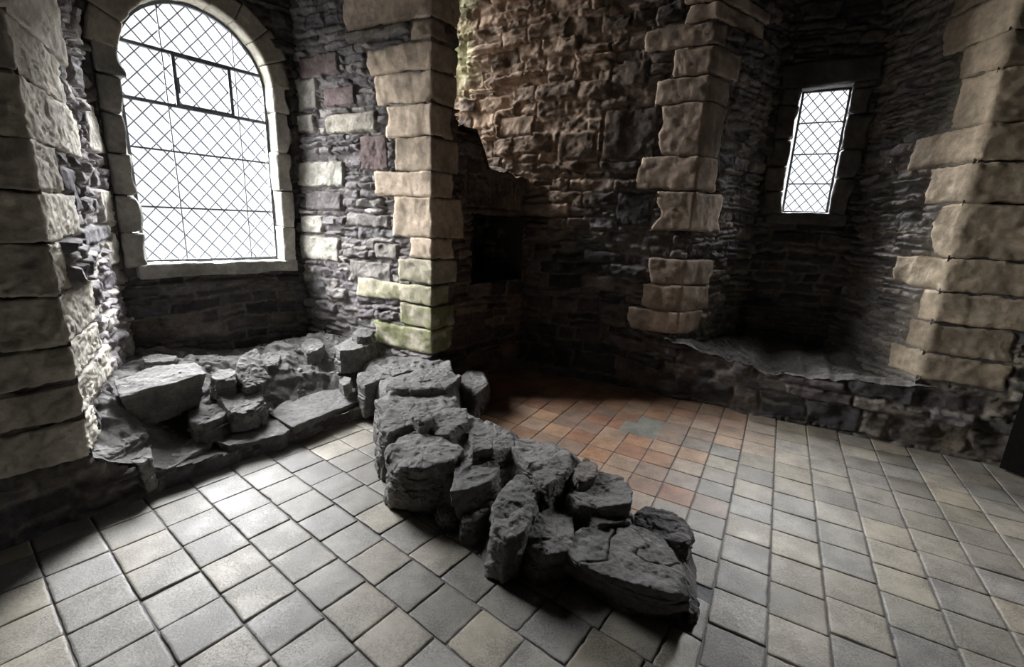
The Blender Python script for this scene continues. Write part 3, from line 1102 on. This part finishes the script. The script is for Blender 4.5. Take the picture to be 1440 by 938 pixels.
# jamb stones and arch stones: blocks from the wall face back to the glass
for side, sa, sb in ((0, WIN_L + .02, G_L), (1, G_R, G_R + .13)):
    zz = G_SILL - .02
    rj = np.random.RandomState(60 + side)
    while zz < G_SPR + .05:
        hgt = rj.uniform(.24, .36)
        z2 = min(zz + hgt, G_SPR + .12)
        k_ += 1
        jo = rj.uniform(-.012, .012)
        stone_block('jamb_stone', LW(sa + (jo if side else 0), WIN_N - .03), T, sb - sa + (0 if side else jo), N, .24, zz + .004, z2 - .004, SUR if side else (.25, .24, .215), k_, w1, prot=0.0, rad=.012, step=.018)  # left jamb takes a darker stone colour, its shade painted in
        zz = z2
nv_ = 9
for i in range(nv_):
    a0, a1 = math.pi * (.03 + .94 * i / nv_), math.pi * (.03 + .94 * (i + 1) / nv_)
    # curved arch stone: grid around, radial and deep
    ra, rb = G_RAD, G_RAD + .19 + .03 * math.sin(i * 2.1)
    na, nr, nd_ = 12, 10, 12
    P, F = box_grid((na * .02, nr * .02, nd_ * .02), .02)
    k_ += 1
    ang = a0 + (a1 - a0) * (.015 + .97 * P[:, 0])
    rr = ra + (rb - ra) * P[:, 1]
    dn = WIN_N - .03 + .24 * P[:, 2]
    e_ = .006 * fbm(P[:, 0] * 3 + i, P[:, 1] * 3, P[:, 2] * 3, k_, 4)
    rr = rr + e_ + np.where(P[:, 2] < .05, .01, 0) * (P[:, 1] < .5)
    s_ = G_C - rr * np.cos(ang)
    z_ = G_SPR + rr * np.sin(ang) * 1.02
    XY = P0 + np.outer(s_, T) + np.outer(dn + e_, N)
    mesh_np('arch_stone', np.column_stack([XY, z_]), F, M_QUOIN, w1, np.ones((len(P), 3)) * np.array((.36, .335, .27)) * (.85 + .3 * h01(np.array([i]), 4)), origin=np.append(LW(s_.mean(), WIN_N + .09), z_.mean()))
stone_block('sill', LW(G_L - .08, WIN_N - .05), T, G_R - G_L + .2, N, .27, G_SILL - .11, G_SILL, (.33, .32, .29), 777, w1, prot=0.0, rad=.012, step=.02)

fm = MB()
fm.bar(W3(G_L, GN, G_SILL + .012), W3(G_R, GN, G_SILL + .012), .026, .03, N3)
for s_ in (G_L + .011, G_R - .011): fm.bar(W3(s_, GN, G_SILL), W3(s_, GN, G_SPR), .022, .03, N3)
for i in range(28):
    a0, a1 = math.pi * i / 28, math.pi * (i + 1) / 28
    r = G_RAD - .011
    fm.bar(W3(G_C - r * math.cos(a0), GN, G_SPR + 1.02 * r * math.sin(a0)), W3(G_C - r * math.cos(a1), GN, G_SPR + 1.02 * r * math.sin(a1)), .022, .03, N3)
fm.build('frame', M_IRON, w1)


def wpx(x, y):
    p = onplane(x, y, LW(0, GN), T)
    return (p[:2] - P0) @ T, p[2]


ZB = [np.mean([wpx(*p)[1] for p in ps]) for ps in (((180, 55), (375, 113)), ((182, 133), (380, 178)), ((186, 203), (385, 233)), ((198, 287), (390, 301)))]
for i, zz in enumerate(ZB):
    mb = MB()
    w_ = math.sqrt(max(0, G_RAD ** 2 - max(0, zz - G_SPR) ** 2)) - .01
    mb.bar(W3(G_C - w_, GN - .005, zz), W3(G_C + w_, GN - .005, zz), .024 if i < 2 else .013, .03 if i < 2 else .02, N3)
    mb.build('glazing_bar', M_IRON, w1)
for ps in (((240, 140), (258, 366)), ((335, 150), (352, 366))):
    ss = np.mean([wpx(*p)[0] for p in ps])
    mb = MB()
    zt = G_SPR + 1.02 * math.sqrt(G_RAD ** 2 - (ss - G_C) ** 2) - .01
    mb.bar(W3(ss, GN - .008, G_SILL), W3(ss, GN - .008, zt), .008, .014, N3)
    mb.build('glazing_bar', M_IRON, w1)
sv = [wpx(245, 110)[0], wpx(323, 130)[0]]
mb = MB()
zt_, zb_ = ZB[0], ZB[1]
for s_ in sv: mb.bar(W3(s_, GN - .012, zb_), W3(s_, GN - .012, zt_), .026, .03, N3)
for z_ in (zt_ - .012, zb_ + .012): mb.bar(W3(sv[0], GN - .012, z_), W3(sv[1], GN - .012, z_), .022, .03, N3)
cas = mb.build('casement', M_IRON, w1)
mb = MB()
mb.bar(W3(sv[0] + .015, GN - .035, (zt_ + zb_) / 2 + .02), W3(sv[0] + .015, GN - .035, (zt_ + zb_) / 2 - .10), .012, .012, N3)
mb.build('latch', M_IRON, cas)


def lattice(mbx, L0, L1, B0, topf, n, pw, ph, wd, f3):
    """diamond leading clipped to the opening"""
    for sg in (1, -1):
        k0 = int((L1 - L0) / pw) + int(2.6 / ph) + 3
        for k in range(-k0, k0):
            # line: z = B0 + ph/pw*sg*(s-L0) + k*ph
            pts = []
            for s_ in np.linspace(L0, L1, 90):
                z_ = B0 + sg * ph / pw * (s_ - L0) + k * ph
                if B0 <= z_ <= topf(s_): pts.append((s_, z_))
            if len(pts) > 1:
                mbx.bar(f3(pts[0][0], n, pts[0][1]), f3(pts[-1][0], n, pts[-1][1]), wd, .006, unit(f3(0, 1, 0) - f3(0, 0, 0)))


mb = MB()
lattice(mb, G_L + .005, G_R - .005, G_SILL + .01, lambda s: float(arch_z(np.array(s))) - .012, GN, .130, .147, .0085, W3)
mb.build('lattice', M_LEAD, w1)
# glass: one sheet in the arched opening, 4 mm thick
og = [(G_L, G_SILL), (G_R, G_SILL)] + [(G_C + (G_RAD) * math.cos(t), G_SPR + 1.02 * G_RAD * math.sin(t)) for t in np.linspace(0, math.pi, 33)]
V = [W3(s, GN + .012, z) for s, z in og]
mesh_np('pane', np.array(V), [list(range(len(V)))], M_GLASS, w1, smooth=False, origin=np.mean(V, 0))
portal('daylight_portal', W3(G_C, GN + .15, (G_SILL + 3.25) / 2), T, -N, 1.3, 2.3)

# slit window
N23 = np.array([N2[0], N2[1], 0])
SN = 1.12


def X3(u, o, z): return p3(RW(u, o), z)


w2 = structure(empty('window_2', X3((SG_L + SG_R) / 2, SN, SG_B)))
rj = np.random.RandomState(91)
for side in (0, 1):
    zz = SG_B - .03
    while zz < SG_T:
        z2 = min(zz + rj.uniform(.2, .36), SG_T + .02)
        k_ += 1
        if side == 0:
            jo = rj.uniform(-.03, .02)
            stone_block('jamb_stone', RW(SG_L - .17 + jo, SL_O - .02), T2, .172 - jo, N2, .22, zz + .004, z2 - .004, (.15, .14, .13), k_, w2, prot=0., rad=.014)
        else:
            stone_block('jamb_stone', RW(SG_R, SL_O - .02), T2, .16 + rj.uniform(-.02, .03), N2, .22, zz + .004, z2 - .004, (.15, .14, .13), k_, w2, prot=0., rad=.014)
        zz = z2
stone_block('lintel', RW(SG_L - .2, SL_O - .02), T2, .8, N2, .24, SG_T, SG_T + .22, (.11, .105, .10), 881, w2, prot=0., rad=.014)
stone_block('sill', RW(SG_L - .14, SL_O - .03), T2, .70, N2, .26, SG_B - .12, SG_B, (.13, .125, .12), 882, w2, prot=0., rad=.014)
fm = MB()
for u_ in (SG_L + .01, SG_R - .01): fm.bar(X3(u_, SN, SG_B), X3(u_, SN, SG_T), .02, .024, N23)
for z_ in (SG_B + .01, SG_T - .01): fm.bar(X3(SG_L, SN, z_), X3(SG_R, SN, z_), .02, .024, N23)
fm.build('frame', M_IRON, w2)
for z_ in (2.10, 2.38, 2.67):
    mb = MB()
    mb.bar(X3(SG_L, SN - .006, z_), X3(SG_R, SN - .006, z_), .010, .014, N23)
    mb.build('glazing_bar', M_IRON, w2)
mb = MB()
lattice(mb, SG_L + .005, SG_R - .005, SG_B + .01, lambda s: SG_T - .01, SN, .098, .116, .0065, X3)
mb.build('lattice', M_LEAD, w2)
V = [X3(SG_L, SN + .012, SG_B), X3(SG_R, SN + .012, SG_B), X3(SG_R, SN + .012, SG_T), X3(SG_L, SN + .012, SG_T)]
mesh_np('pane', np.array(V), [[0, 1, 2, 3]], M_GLASS, w2, smooth=False, origin=np.mean(V, 0))
portal('daylight_portal', X3((SG_L + SG_R) / 2, SN + .15, (SG_B + SG_T) / 2), T2, -N2, .55, 1.3)

# ------------------------------------------------------------------ outer masonry that closes the building (openings only at the windows)
def slab_wall(name, fn, a, b, o0, o1, z0, z1, holes=()):
    """thick outer wall between a and b, with rectangular holes (a0,a1,z0,z1)"""
    V, F = [], []
    xs = sorted({a, b} | {h for q in holes for h in q[:2]})
    zs = sorted({z0, z1} | {h for q in holes for h in q[2:4]})
    for i in range(len(xs) - 1):
        for j in range(len(zs) - 1):
            xm, zm = (xs[i] + xs[i + 1]) / 2, (zs[j] + zs[j + 1]) / 2
            if any(q[0] < xm < q[1] and q[2] < zm < q[3] for q in holes): continue
            b0 = len(V)
            for o in (o0, o1):
                for x, z in ((xs[i], zs[j]), (xs[i + 1], zs[j]), (xs[i + 1], zs[j + 1]), (xs[i], zs[j + 1])): V.append(p3(fn(x, o), z))
            F += [[b0 + k for k in f] for f in ([0, 1, 2, 3], [7, 6, 5, 4], [0, 4, 5, 1], [1, 5, 6, 2], [2, 6, 7, 3], [3, 7, 4, 0])]
    V = np.array(V)
    return structure(mesh_np(name, V, F, M_PLAIN, None, smooth=False))


slab_wall('wall_outer_window', LW, -5.2, 5.4, 1.80, 1.95, -.3, 5.2, [(G_L - .06, G_R + .06, G_SILL - .05, 3.7), (2.7, 3.55, 2.75, 4.7)])
slab_wall('wall_outer_slit', RW, -3.6, 7.0, 1.22, 1.37, -.3, 5.2, [(SG_L - .12, SG_R + .12, SG_B - .1, SG_T + .45)])
slab_wall('wall_opposite_window', LW, -5.2, 4.6, -5.6, -5.45, -.3, 5.2)
slab_wall('wall_opposite_slit', RW, -5.0, 5.0, -6.4, -6.25, -.3, 5.2)
_m = np.array([T, -T2]).T
_k = np.linalg.solve(_m, RW(0, 1.3) - LW(0, 1.9))
cv = [(-9, -9), (9, -9), tuple(RW(7, 1.3)), tuple(LW(_k[0], 1.9)), tuple(LW(-5.2, 1.9))]
cz = 4.66
structure(mesh_np('ceiling', np.array([(x, y, z) for z in (cz, cz + .2) for x, y in cv]), [[4, 3, 2, 1, 0], [5, 6, 7, 8, 9]] + [[i, (i + 1) % 5, (i + 1) % 5 + 5, i + 5] for i in range(5)], M_PLAIN, None, smooth=False))
# hidden press window, added to light the upper right wall
w3 = structure(empty('window_added', W3(3.2, 1.75, 2.9)))
fm = MB()
for s_ in (2.76, 3.13, 3.49): fm.bar(W3(s_, 1.78, 2.8), W3(s_, 1.78, 4.4), .025, .03, N3)
for z_ in (2.81, 3.5, 4.39): fm.bar(W3(2.75, 1.78, z_), W3(3.5, 1.78, z_), .025, .03, N3)
fm.build('frame', M_IRON, w3)
portal('daylight_portal', W3(3.13, 1.98, 3.65), T, -N, .9, 1.9)

# ------------------------------------------------------------------ floors of the embrasures
def terrain(name, pt, A0, A1, B0, B1, na, nb, zf, colf, seed):
    a_, b_ = np.meshgrid(np.linspace(A0, A1, na), np.linspace(B0, B1, nb), indexing='ij')
    z = zf(a_, b_)
    O, dA, dB = pt
    XY = O + a_[..., None] * dA + b_[..., None] * dB
    V = np.concatenate([XY, z[..., None]], -1).reshape(-1, 3)
    F = grid_faces(na, nb)
    if np.cross(dA, dB) < 0: F = F[:, ::-1]
    return structure(mesh_np(name, V, F, M_WALL, None, colf(a_, b_, z).reshape(-1, 3)))


def steps(x, n): return np.floor(x * n) / n + sstep(.55, 1, x * n - np.floor(x * n)) / n


def z_left(s, n):
    back = np.interp(s, [0, .6, 1.2, 2.1, 2.4], [.46, .44, .36, .34, .37])
    kerb = sstep(.12, .4, s)                                  # the kerb slabs lie over the front edge
    base = lip_left(s) - .015 - .02 * kerb + (back - lip_left(s)) * sstep(-.05 + .22 * kerb, .95, n)
    base = base + .05 * sstep(.30, .55, n) * sstep(1.5, 1.1, n)
    base = base + .11 * np.exp(-((s - .22) / .22) ** 2 - ((n - .30) / .24) ** 2)
    r = fbm(s * 3.2, n * 3.2, s * 0, 201, 5)
    lump = steps(.5 + .5 * fbm(s * 4.5 + .3 * r, n * 4.5, s * 0, 205, 3), 4)
    rg = ridged(s * 6, n * 6, s * 0, 207, 3)
    amp = sstep(0.0 + .22 * kerb, .25 + .25 * kerb, n)
    return base + amp * (.05 * r + .10 * (lump - .5) + .02 * rg) + .008 * fbm(s * 22, n * 22, s * 0, 209, 4)


def c_left(s, n, z):
    c = np.ones(s.shape + (3,)) * np.array([.15, .142, .135])
    c = c * (1 + .35 * fbm(s * 5, n * 5, s * 0, 211, 4))[..., None]
    return c


terrain('floor_window_embrasure', (P0, T, N), -.15, 2.75, -.005, 1.75, 330, 210, z_left, c_left, 1)


def z_right(u, o):
    base = lip_right(u) - .01 + .05 * sstep(0, .8, o)
    r = fbm(u * 3, o * 3, u * 0, 221, 4)
    lump = steps(.5 + .5 * fbm(u * 3.4 + .3 * r, o * 5, u * 0, 225, 3), 5)
    return base + sstep(-.02, .05, o) * (.03 * r + .085 * (lump - .5)) + .008 * fbm(u * 20, o * 20, u * 0, 229, 4)


def c_right(u, o, z):
    return np.ones(u.shape + (3,)) * np.array([.17, .16, .15]) * (1 + .35 * fbm(u * 5, o * 7, u * 0, 231, 4))[..., None]


terrain('floor_slit_embrasure', (Q0, T2, N2), -.1, 1.95, -.03, 1.1, 230, 130, z_right, c_right, 2)

# ------------------------------------------------------------------ ruined wall across the floor
def inside_dist(X, Y, poly):
    poly = np.array(poly)
    d = np.full(X.shape, 9.0)
    ins = np.zeros(X.shape, bool)
    for i in range(len(poly)):
        a, b = poly[i], poly[(i + 1) % len(poly)]
        e = b - a
        t = np.clip(((X - a[0]) * e[0] + (Y - a[1]) * e[1]) / (e @ e), 0, 1)
        d = np.minimum(d, np.hypot(X - a[0] - t * e[0], Y - a[1] - t * e[1]))
        cr = (a[1] > Y) != (b[1] > Y)
        xi = a[0] + (Y - a[1]) / (e[1] if abs(e[1]) > 1e-9 else 1e-9) * e[0]
        ins ^= cr & (X < xi)
    return np.where(ins, d, -d)


outline = [atz(*p)[:2] for p in ((532, 608), (548, 660), (575, 696), (612, 728), (662, 756), (720, 782), (792, 806), (872, 846), (962, 876), (980, 850), (983, 800), (972, 748))]
outline += [atz(*p, .24)[:2] for p in ((905, 700), (890, 668), (800, 625), (715, 600), (660, 578), (655, 535), (640, 512), (590, 498), (530, 503), (498, 522), (522, 560))]
outline = np.array(outline)
ctr = outline.mean(0)
rw = empty('ruined_wall', (ctr[0], ctr[1], 0))
tag(rw, 'ruined low wall of grey boulders and mortar curving across the tiled floor', 'ruined wall', None, 'thing')
lo, hi = outline.min(0) - .08, outline.max(0) + .08
gx, gy = np.meshgrid(np.arange(lo[0], hi[0], .012), np.arange(lo[1], hi[1], .012), indexing='ij')
dd = inside_dist(gx, gy, outline) + .02 * fbm(gx * 7, gy * 7, gx * 0, 301, 3)
top = np.interp(gy, [1.6, 2.1, 2.35, 2.6, 3.2, 4.0], [.10, .14, .24, .29, .32, .33])
gz = -.02 + (top) * sstep(-.01, .10, dd) + sstep(0, .1, dd) * (.035 * fbm(gx * 4, gy * 4, gx * 0, 303, 4) + .05 * (np.floor(3.5 * (.5 + .5 * fbm(gx * 4 + .3, gy * 4, gx * 0, 304, 4))) / 3.5 - .4)) + .006 * fbm(gx * 25, gy * 25, gx * 0, 305, 4)
gc = np.ones(gx.shape + (3,)) * np.array([.175, .166, .158]) * (1 + .3 * fbm(gx * 6, gy * 6, gx * 0, 307, 4))[..., None]
V, F, C = compact(np.stack([gx, gy, gz], -1).reshape(-1, 3), grid_faces(*gx.shape, keep=dd > -.03), gc.reshape(-1, 3))
mesh_np('mortar_core', V, F, M_ROCK, rw, C, origin=(ctr[0], ctr[1], 0))

ST = [  # outline in the photograph at the height of the top face, top, bottom, options
    ([(526, 562), (552, 545), (605, 540), (641, 548), (640, 564), (592, 574), (545, 582)], .30, .0, 401, dict(strata=.014, chips=3, facet=.6)),
    ([(540, 541), (572, 519), (622, 514), (648, 529), (628, 546), (566, 550)], .345, .05, 423, dict(strata=.014, chips=4, facet=.6)),
    ([(498, 526), (536, 508), (592, 504), (590, 518), (548, 530), (512, 540)], .32, .05, 424, dict(strata=.012, chips=3, facet=.6)),
    ([(532, 585), (560, 566), (590, 568), (596, 590), (560, 606), (536, 612)], .33, .0, 402, dict()),
    ([(600, 588), (625, 571), (655, 576), (660, 596), (635, 610), (604, 606)], .33, .05, 403, dict()),
    ([(580, 586), (590, 572), (604, 574), (608, 590), (590, 597)], .37, .15, 404, dict(p=26)),
    ([(538, 630), (555, 612), (605, 606), (640, 616), (652, 632), (640, 648), (590, 660), (548, 655)], .30, .0, 405, dict(p=26, flare=-.1, rough=0.018, chips=5)),
    ([(640, 652), (660, 634), (692, 636), (705, 655), (700, 672), (660, 688), (634, 694)], .28, .08, 406, dict(p=40, rough=0.009, flare=-.2)),
    ([(648, 712), (670, 694), (698, 698), (694, 716), (670, 734), (648, 735)], .13, .0, 407, dict(p=32)),
    ([(614, 716), (628, 706), (645, 712), (642, 728), (620, 728)], .08, .0, 408, dict(p=26)),
    ([(662, 618), (690, 616), (693, 630), (664, 634)], .35, .2, 409, dict(p=48, rough=0.005)),
    ([(652, 606), (680, 596), (715, 604), (730, 622), (700, 640), (672, 632)], .30, .05, 410, dict()),
    ([(712, 628), (745, 612), (800, 626), (806, 640), (770, 662), (742, 650)], .28, .02, 411, dict(strata=.014, col=(.20, .19, .178))),
    ([(745, 668), (790, 634), (806, 640), (800, 660), (768, 684)], .30, .05, 412, dict(p=40, col=(.19, .18, .17))),
    ([(690, 716), (730, 664), (752, 672), (756, 700), (738, 742), (712, 756), (692, 744)], .25, .0, 413, dict(p=28, rough=0.020, tilt=(.15, -.1), chips=7)),
    ([(740, 752), (764, 706), (806, 716), (806, 772), (760, 784)], .17, .0, 414, dict(p=26, col=(.17, .163, .155))),
    ([(796, 690), (830, 654), (870, 660), (892, 690), (885, 715), (840, 712), (806, 706)], .25, .0, 415, dict(strata=.014, tilt=(-.1, .05))),
    ([(803, 662), (822, 644), (840, 650), (838, 668), (815, 680)], .29, .1, 416, dict(p=26, col=(.19, .165, .145))),
    ([(826, 726), (850, 710), (892, 716), (886, 734), (842, 738)], .20, .02, 417, dict()),
    ([(886, 728), (905, 710), (950, 722), (978, 740), (968, 770), (930, 756)], .16, .0, 418, dict(strata=.02, rough=0.022, col=(.12, .112, .108))),
    ([(788, 776), (812, 732), (880, 734), (935, 756), (970, 806), (972, 832), (945, 836), (862, 812)], .175, .045, 419, dict(p=52, rough=0.010, strata=.012, chips=4, crack=.016, facet=.12, flare=-.15)),
    ([(800, 800), (850, 780), (940, 800), (972, 838), (955, 858), (880, 846)], .06, -.01, 420, dict(p=26, rough=0.022)),
    ([(962, 846), (975, 836), (986, 845), (982, 860), (968, 864)], .05, .0, 421, dict(p=26)),
    ([(640, 540), (658, 520), (680, 518), (688, 540), (668, 556)], .24, .0, 422, dict(p=26)),
]
ST_LABEL = {405: 'large rounded boulder with a flat top', 406: 'angular tilted boulder beside the large rounded one', 409: 'small dark square stone', 413: 'upright fractured boulder with a crumpled face', 419: 'big flat cracked slab at the near end', 401: 'broad layered slab next to the pier', 418: 'dark crumbling stone behind the flat slab'}
for (poly, zt, zb, sd, kw) in ST:
    o = rock('stone', poly, zt, zb, sd, rw, **kw)
    if sd in ST_LABEL: o['label'] = ST_LABEL[sd]

# ------------------------------------------------------------------ loose stones and kerb slabs of the window embrasure
def zl(p):
    s, n = (np.array(p) - P0) @ T, (np.array(p) - P0) @ N
    return float(z_left(np.array([[s]]), np.array([[n]]))[0, 0])


LS = [
    ('kerb_stone', [(376, 581), (403, 563), (470, 545), (508, 543), (523, 556), (470, 577), (412, 601), (396, 592)], .14, .0, 451, 'long flat grey kerb slab reaching the ruined wall', dict(p=60, rough=.006, chips=1, flare=-.10, strata=.007, facet=.12), 'kerb'),
    ('kerb_stone', [(282, 608), (345, 587), (373, 583), (394, 594), (408, 604), (398, 611), (323, 628), (300, 619)], .115, .0, 452, 'flat grey kerb slab in the middle of the kerb', dict(p=60, rough=.008, chips=1, flare=-.10, strata=.008, facet=.2), 'kerb'),
    ('kerb_stone', [(172, 682), (222, 648), (280, 610), (298, 620), (319, 630), (240, 658), (184, 692)], .115, .0, 453, 'rough kerb slab nearest the left pier, partly under dirt', dict(p=40, rough=.016, flare=-.08, facet=.4), 'kerb'),
    ('stone', [(160, 536), (200, 518), (262, 509), (284, 511), (291, 524), (235, 540), (166, 556)], .50, .24, 454, 'large square grey block lying under the arched window', dict(p=48, strata=.014, rough=0.009, flare=-.2, chips=4), 'stone'),
    ('stone', [(196, 504), (220, 497), (248, 500), (246, 507), (205, 510)], .50, .40, 455, 'thin flat stone behind the large square block', dict(p=32), 'stone'),
    ('stone', [(294, 528), (316, 517), (336, 521), (332, 533), (304, 536)], .43, .28, 456, 'low wedge stone right of the large square block', dict(p=40), 'stone'),
    ('stone', [(330, 524), (345, 501), (362, 505), (378, 518), (362, 525), (343, 529)], .45, .25, 457, 'pointed angular boulder standing in the rubble', dict(p=44, tilt=(.5, -.3), rough=0.007), 'stone'),
    ('stone', [(302, 554), (330, 540), (366, 546), (372, 556), (346, 573), (320, 572)], .31, .12, 458, 'split dark stone lying below the pointed boulder', dict(p=40, strata=.014, tilt=(.15, -.1)), 'stone'),
    ('stone', [(424, 484), (432, 474), (450, 474), (456, 485), (446, 494), (430, 494)], .42, .26, 459, 'rounded boulder against the wall beneath the window', dict(p=26, rough=0.018), 'stone'),
    ('stone', [(470, 488), (492, 474), (522, 472), (528, 480), (500, 492), (478, 494)], .46, .26, 460, 'square stone block beside the green stained pier', dict(p=52, rough=0.008), 'stone'),
    ('stone', [(494, 468), (512, 461), (526, 464), (522, 472), (502, 474)], .53, .44, 461, 'thin slab resting on the block beside the pier', dict(p=40), 'stone'),
    ('stone', [(264, 580), (285, 566), (318, 570), (320, 582), (292, 594), (268, 594)], .26, .10, 462, 'dark jagged stone below the large square block', dict(p=32, strata=.016), 'stone'),
    ('stone', [(128, 632), (150, 600), (196, 590), (206, 602), (180, 622), (140, 646)], .30, .08, 463, 'sloping slab of outcrop at the foot of the left pier', dict(p=32, strata=.016, tilt=(.2, .1)), 'stone'),
    ('stone', [(172, 644), (188, 626), (212, 628), (214, 642), (196, 654)], .22, .04, 464, 'stubby grey stone in front of the sloping slab', dict(p=32), 'stone'),
    ('stone', [(476, 536), (484, 528), (494, 531), (492, 540), (482, 542)], .27, .18, 465, 'small pale loose stone behind the longest kerb slab', dict(p=36, col=(.22, .21, .2)), 'stone'),
    ('stone', [(368, 508), (380, 498), (394, 501), (392, 511), (376, 514)], .40, .28, 467, 'flat little stone right of the pointed boulder', dict(p=32), 'stone'),
]
for nm, poly, zt, zb, sd, lab, kw, cat in LS:
    o = rock(nm, poly, zt, zb, sd, None, **kw)
    tag(o, lab, cat, 'kerb slabs of the window embrasure' if cat == 'kerb' else 'loose stones under the arched window')

rc = np.random.RandomState(77)
CV, CF, CC = [], [], []
dv, df = ico(2)
while len(CV) < 170:
    s_, n_ = rc.uniform(.15, 2.3), rc.uniform(.38, 1.5)
    if s_ < .45 * n_ + .05 or s_ > 2.4 - .18 * n_: continue
    z_ = float(z_left(np.array([[s_]]), np.array([[n_]]))[0, 0])
    sz = rc.uniform(.008, .03) * (1.5 if rc.rand() < .12 else 1)
    ax = np.array([1, rc.uniform(.5, 1), rc.uniform(.3, .7)]) * sz
    acc = 0
    for k in range(9):
        v = rc.normal(size=3)
        v /= np.linalg.norm(v)
        acc = acc + np.maximum(0, dv @ v / rc.uniform(.6, 1)) ** 30
    g = dv * (np.maximum(acc, .25 ** 30) ** (-1 / 30)).clip(.4, 1.5)[:, None] * ax
    t_ = rc.uniform(0, 6.28)
    g = np.column_stack([g[:, 0] * math.cos(t_) - g[:, 1] * math.sin(t_), g[:, 0] * math.sin(t_) + g[:, 1] * math.cos(t_), g[:, 2]])
    CV.append(g + np.append(LW(s_, n_), z_ + .2 * ax[2]))
    CF.append(df + (len(CV) - 1) * len(dv))
    CC.append(np.ones((len(dv), 3)) * ROCK * rc.uniform(.7, 1.5))
o = mesh_np('stone_chips', np.concatenate(CV), np.concatenate(CF), M_ROCK, None, np.concatenate(CC), smooth=False, origin=np.append(LW(1.2, .8), .35))
tag(o, 'loose stone chips strewn over the dirt below the arched window', 'rubble', None, 'stuff')

# ------------------------------------------------------------------ dark door leaf standing at the right edge
hinge = onplane(1409, 645, Q0 - N2 * .10, T2)[:2]
dd_ = unit(T2 * .8 - N2 * .6)
dn_ = np.array([-dd_[1], dd_[0]])
d1 = structure(empty('door_1', (hinge[0], hinge[1], 0)))
for i in range(5):
    mb = MB()
    c = hinge + dd_ * (.09 + .17 * i)
    mb.bar(p3(c, .02), p3(c, 2.0), .166, .045, np.array([dn_[0], dn_[1], 0]))
    mb.build('board', M_WOOD, d1)
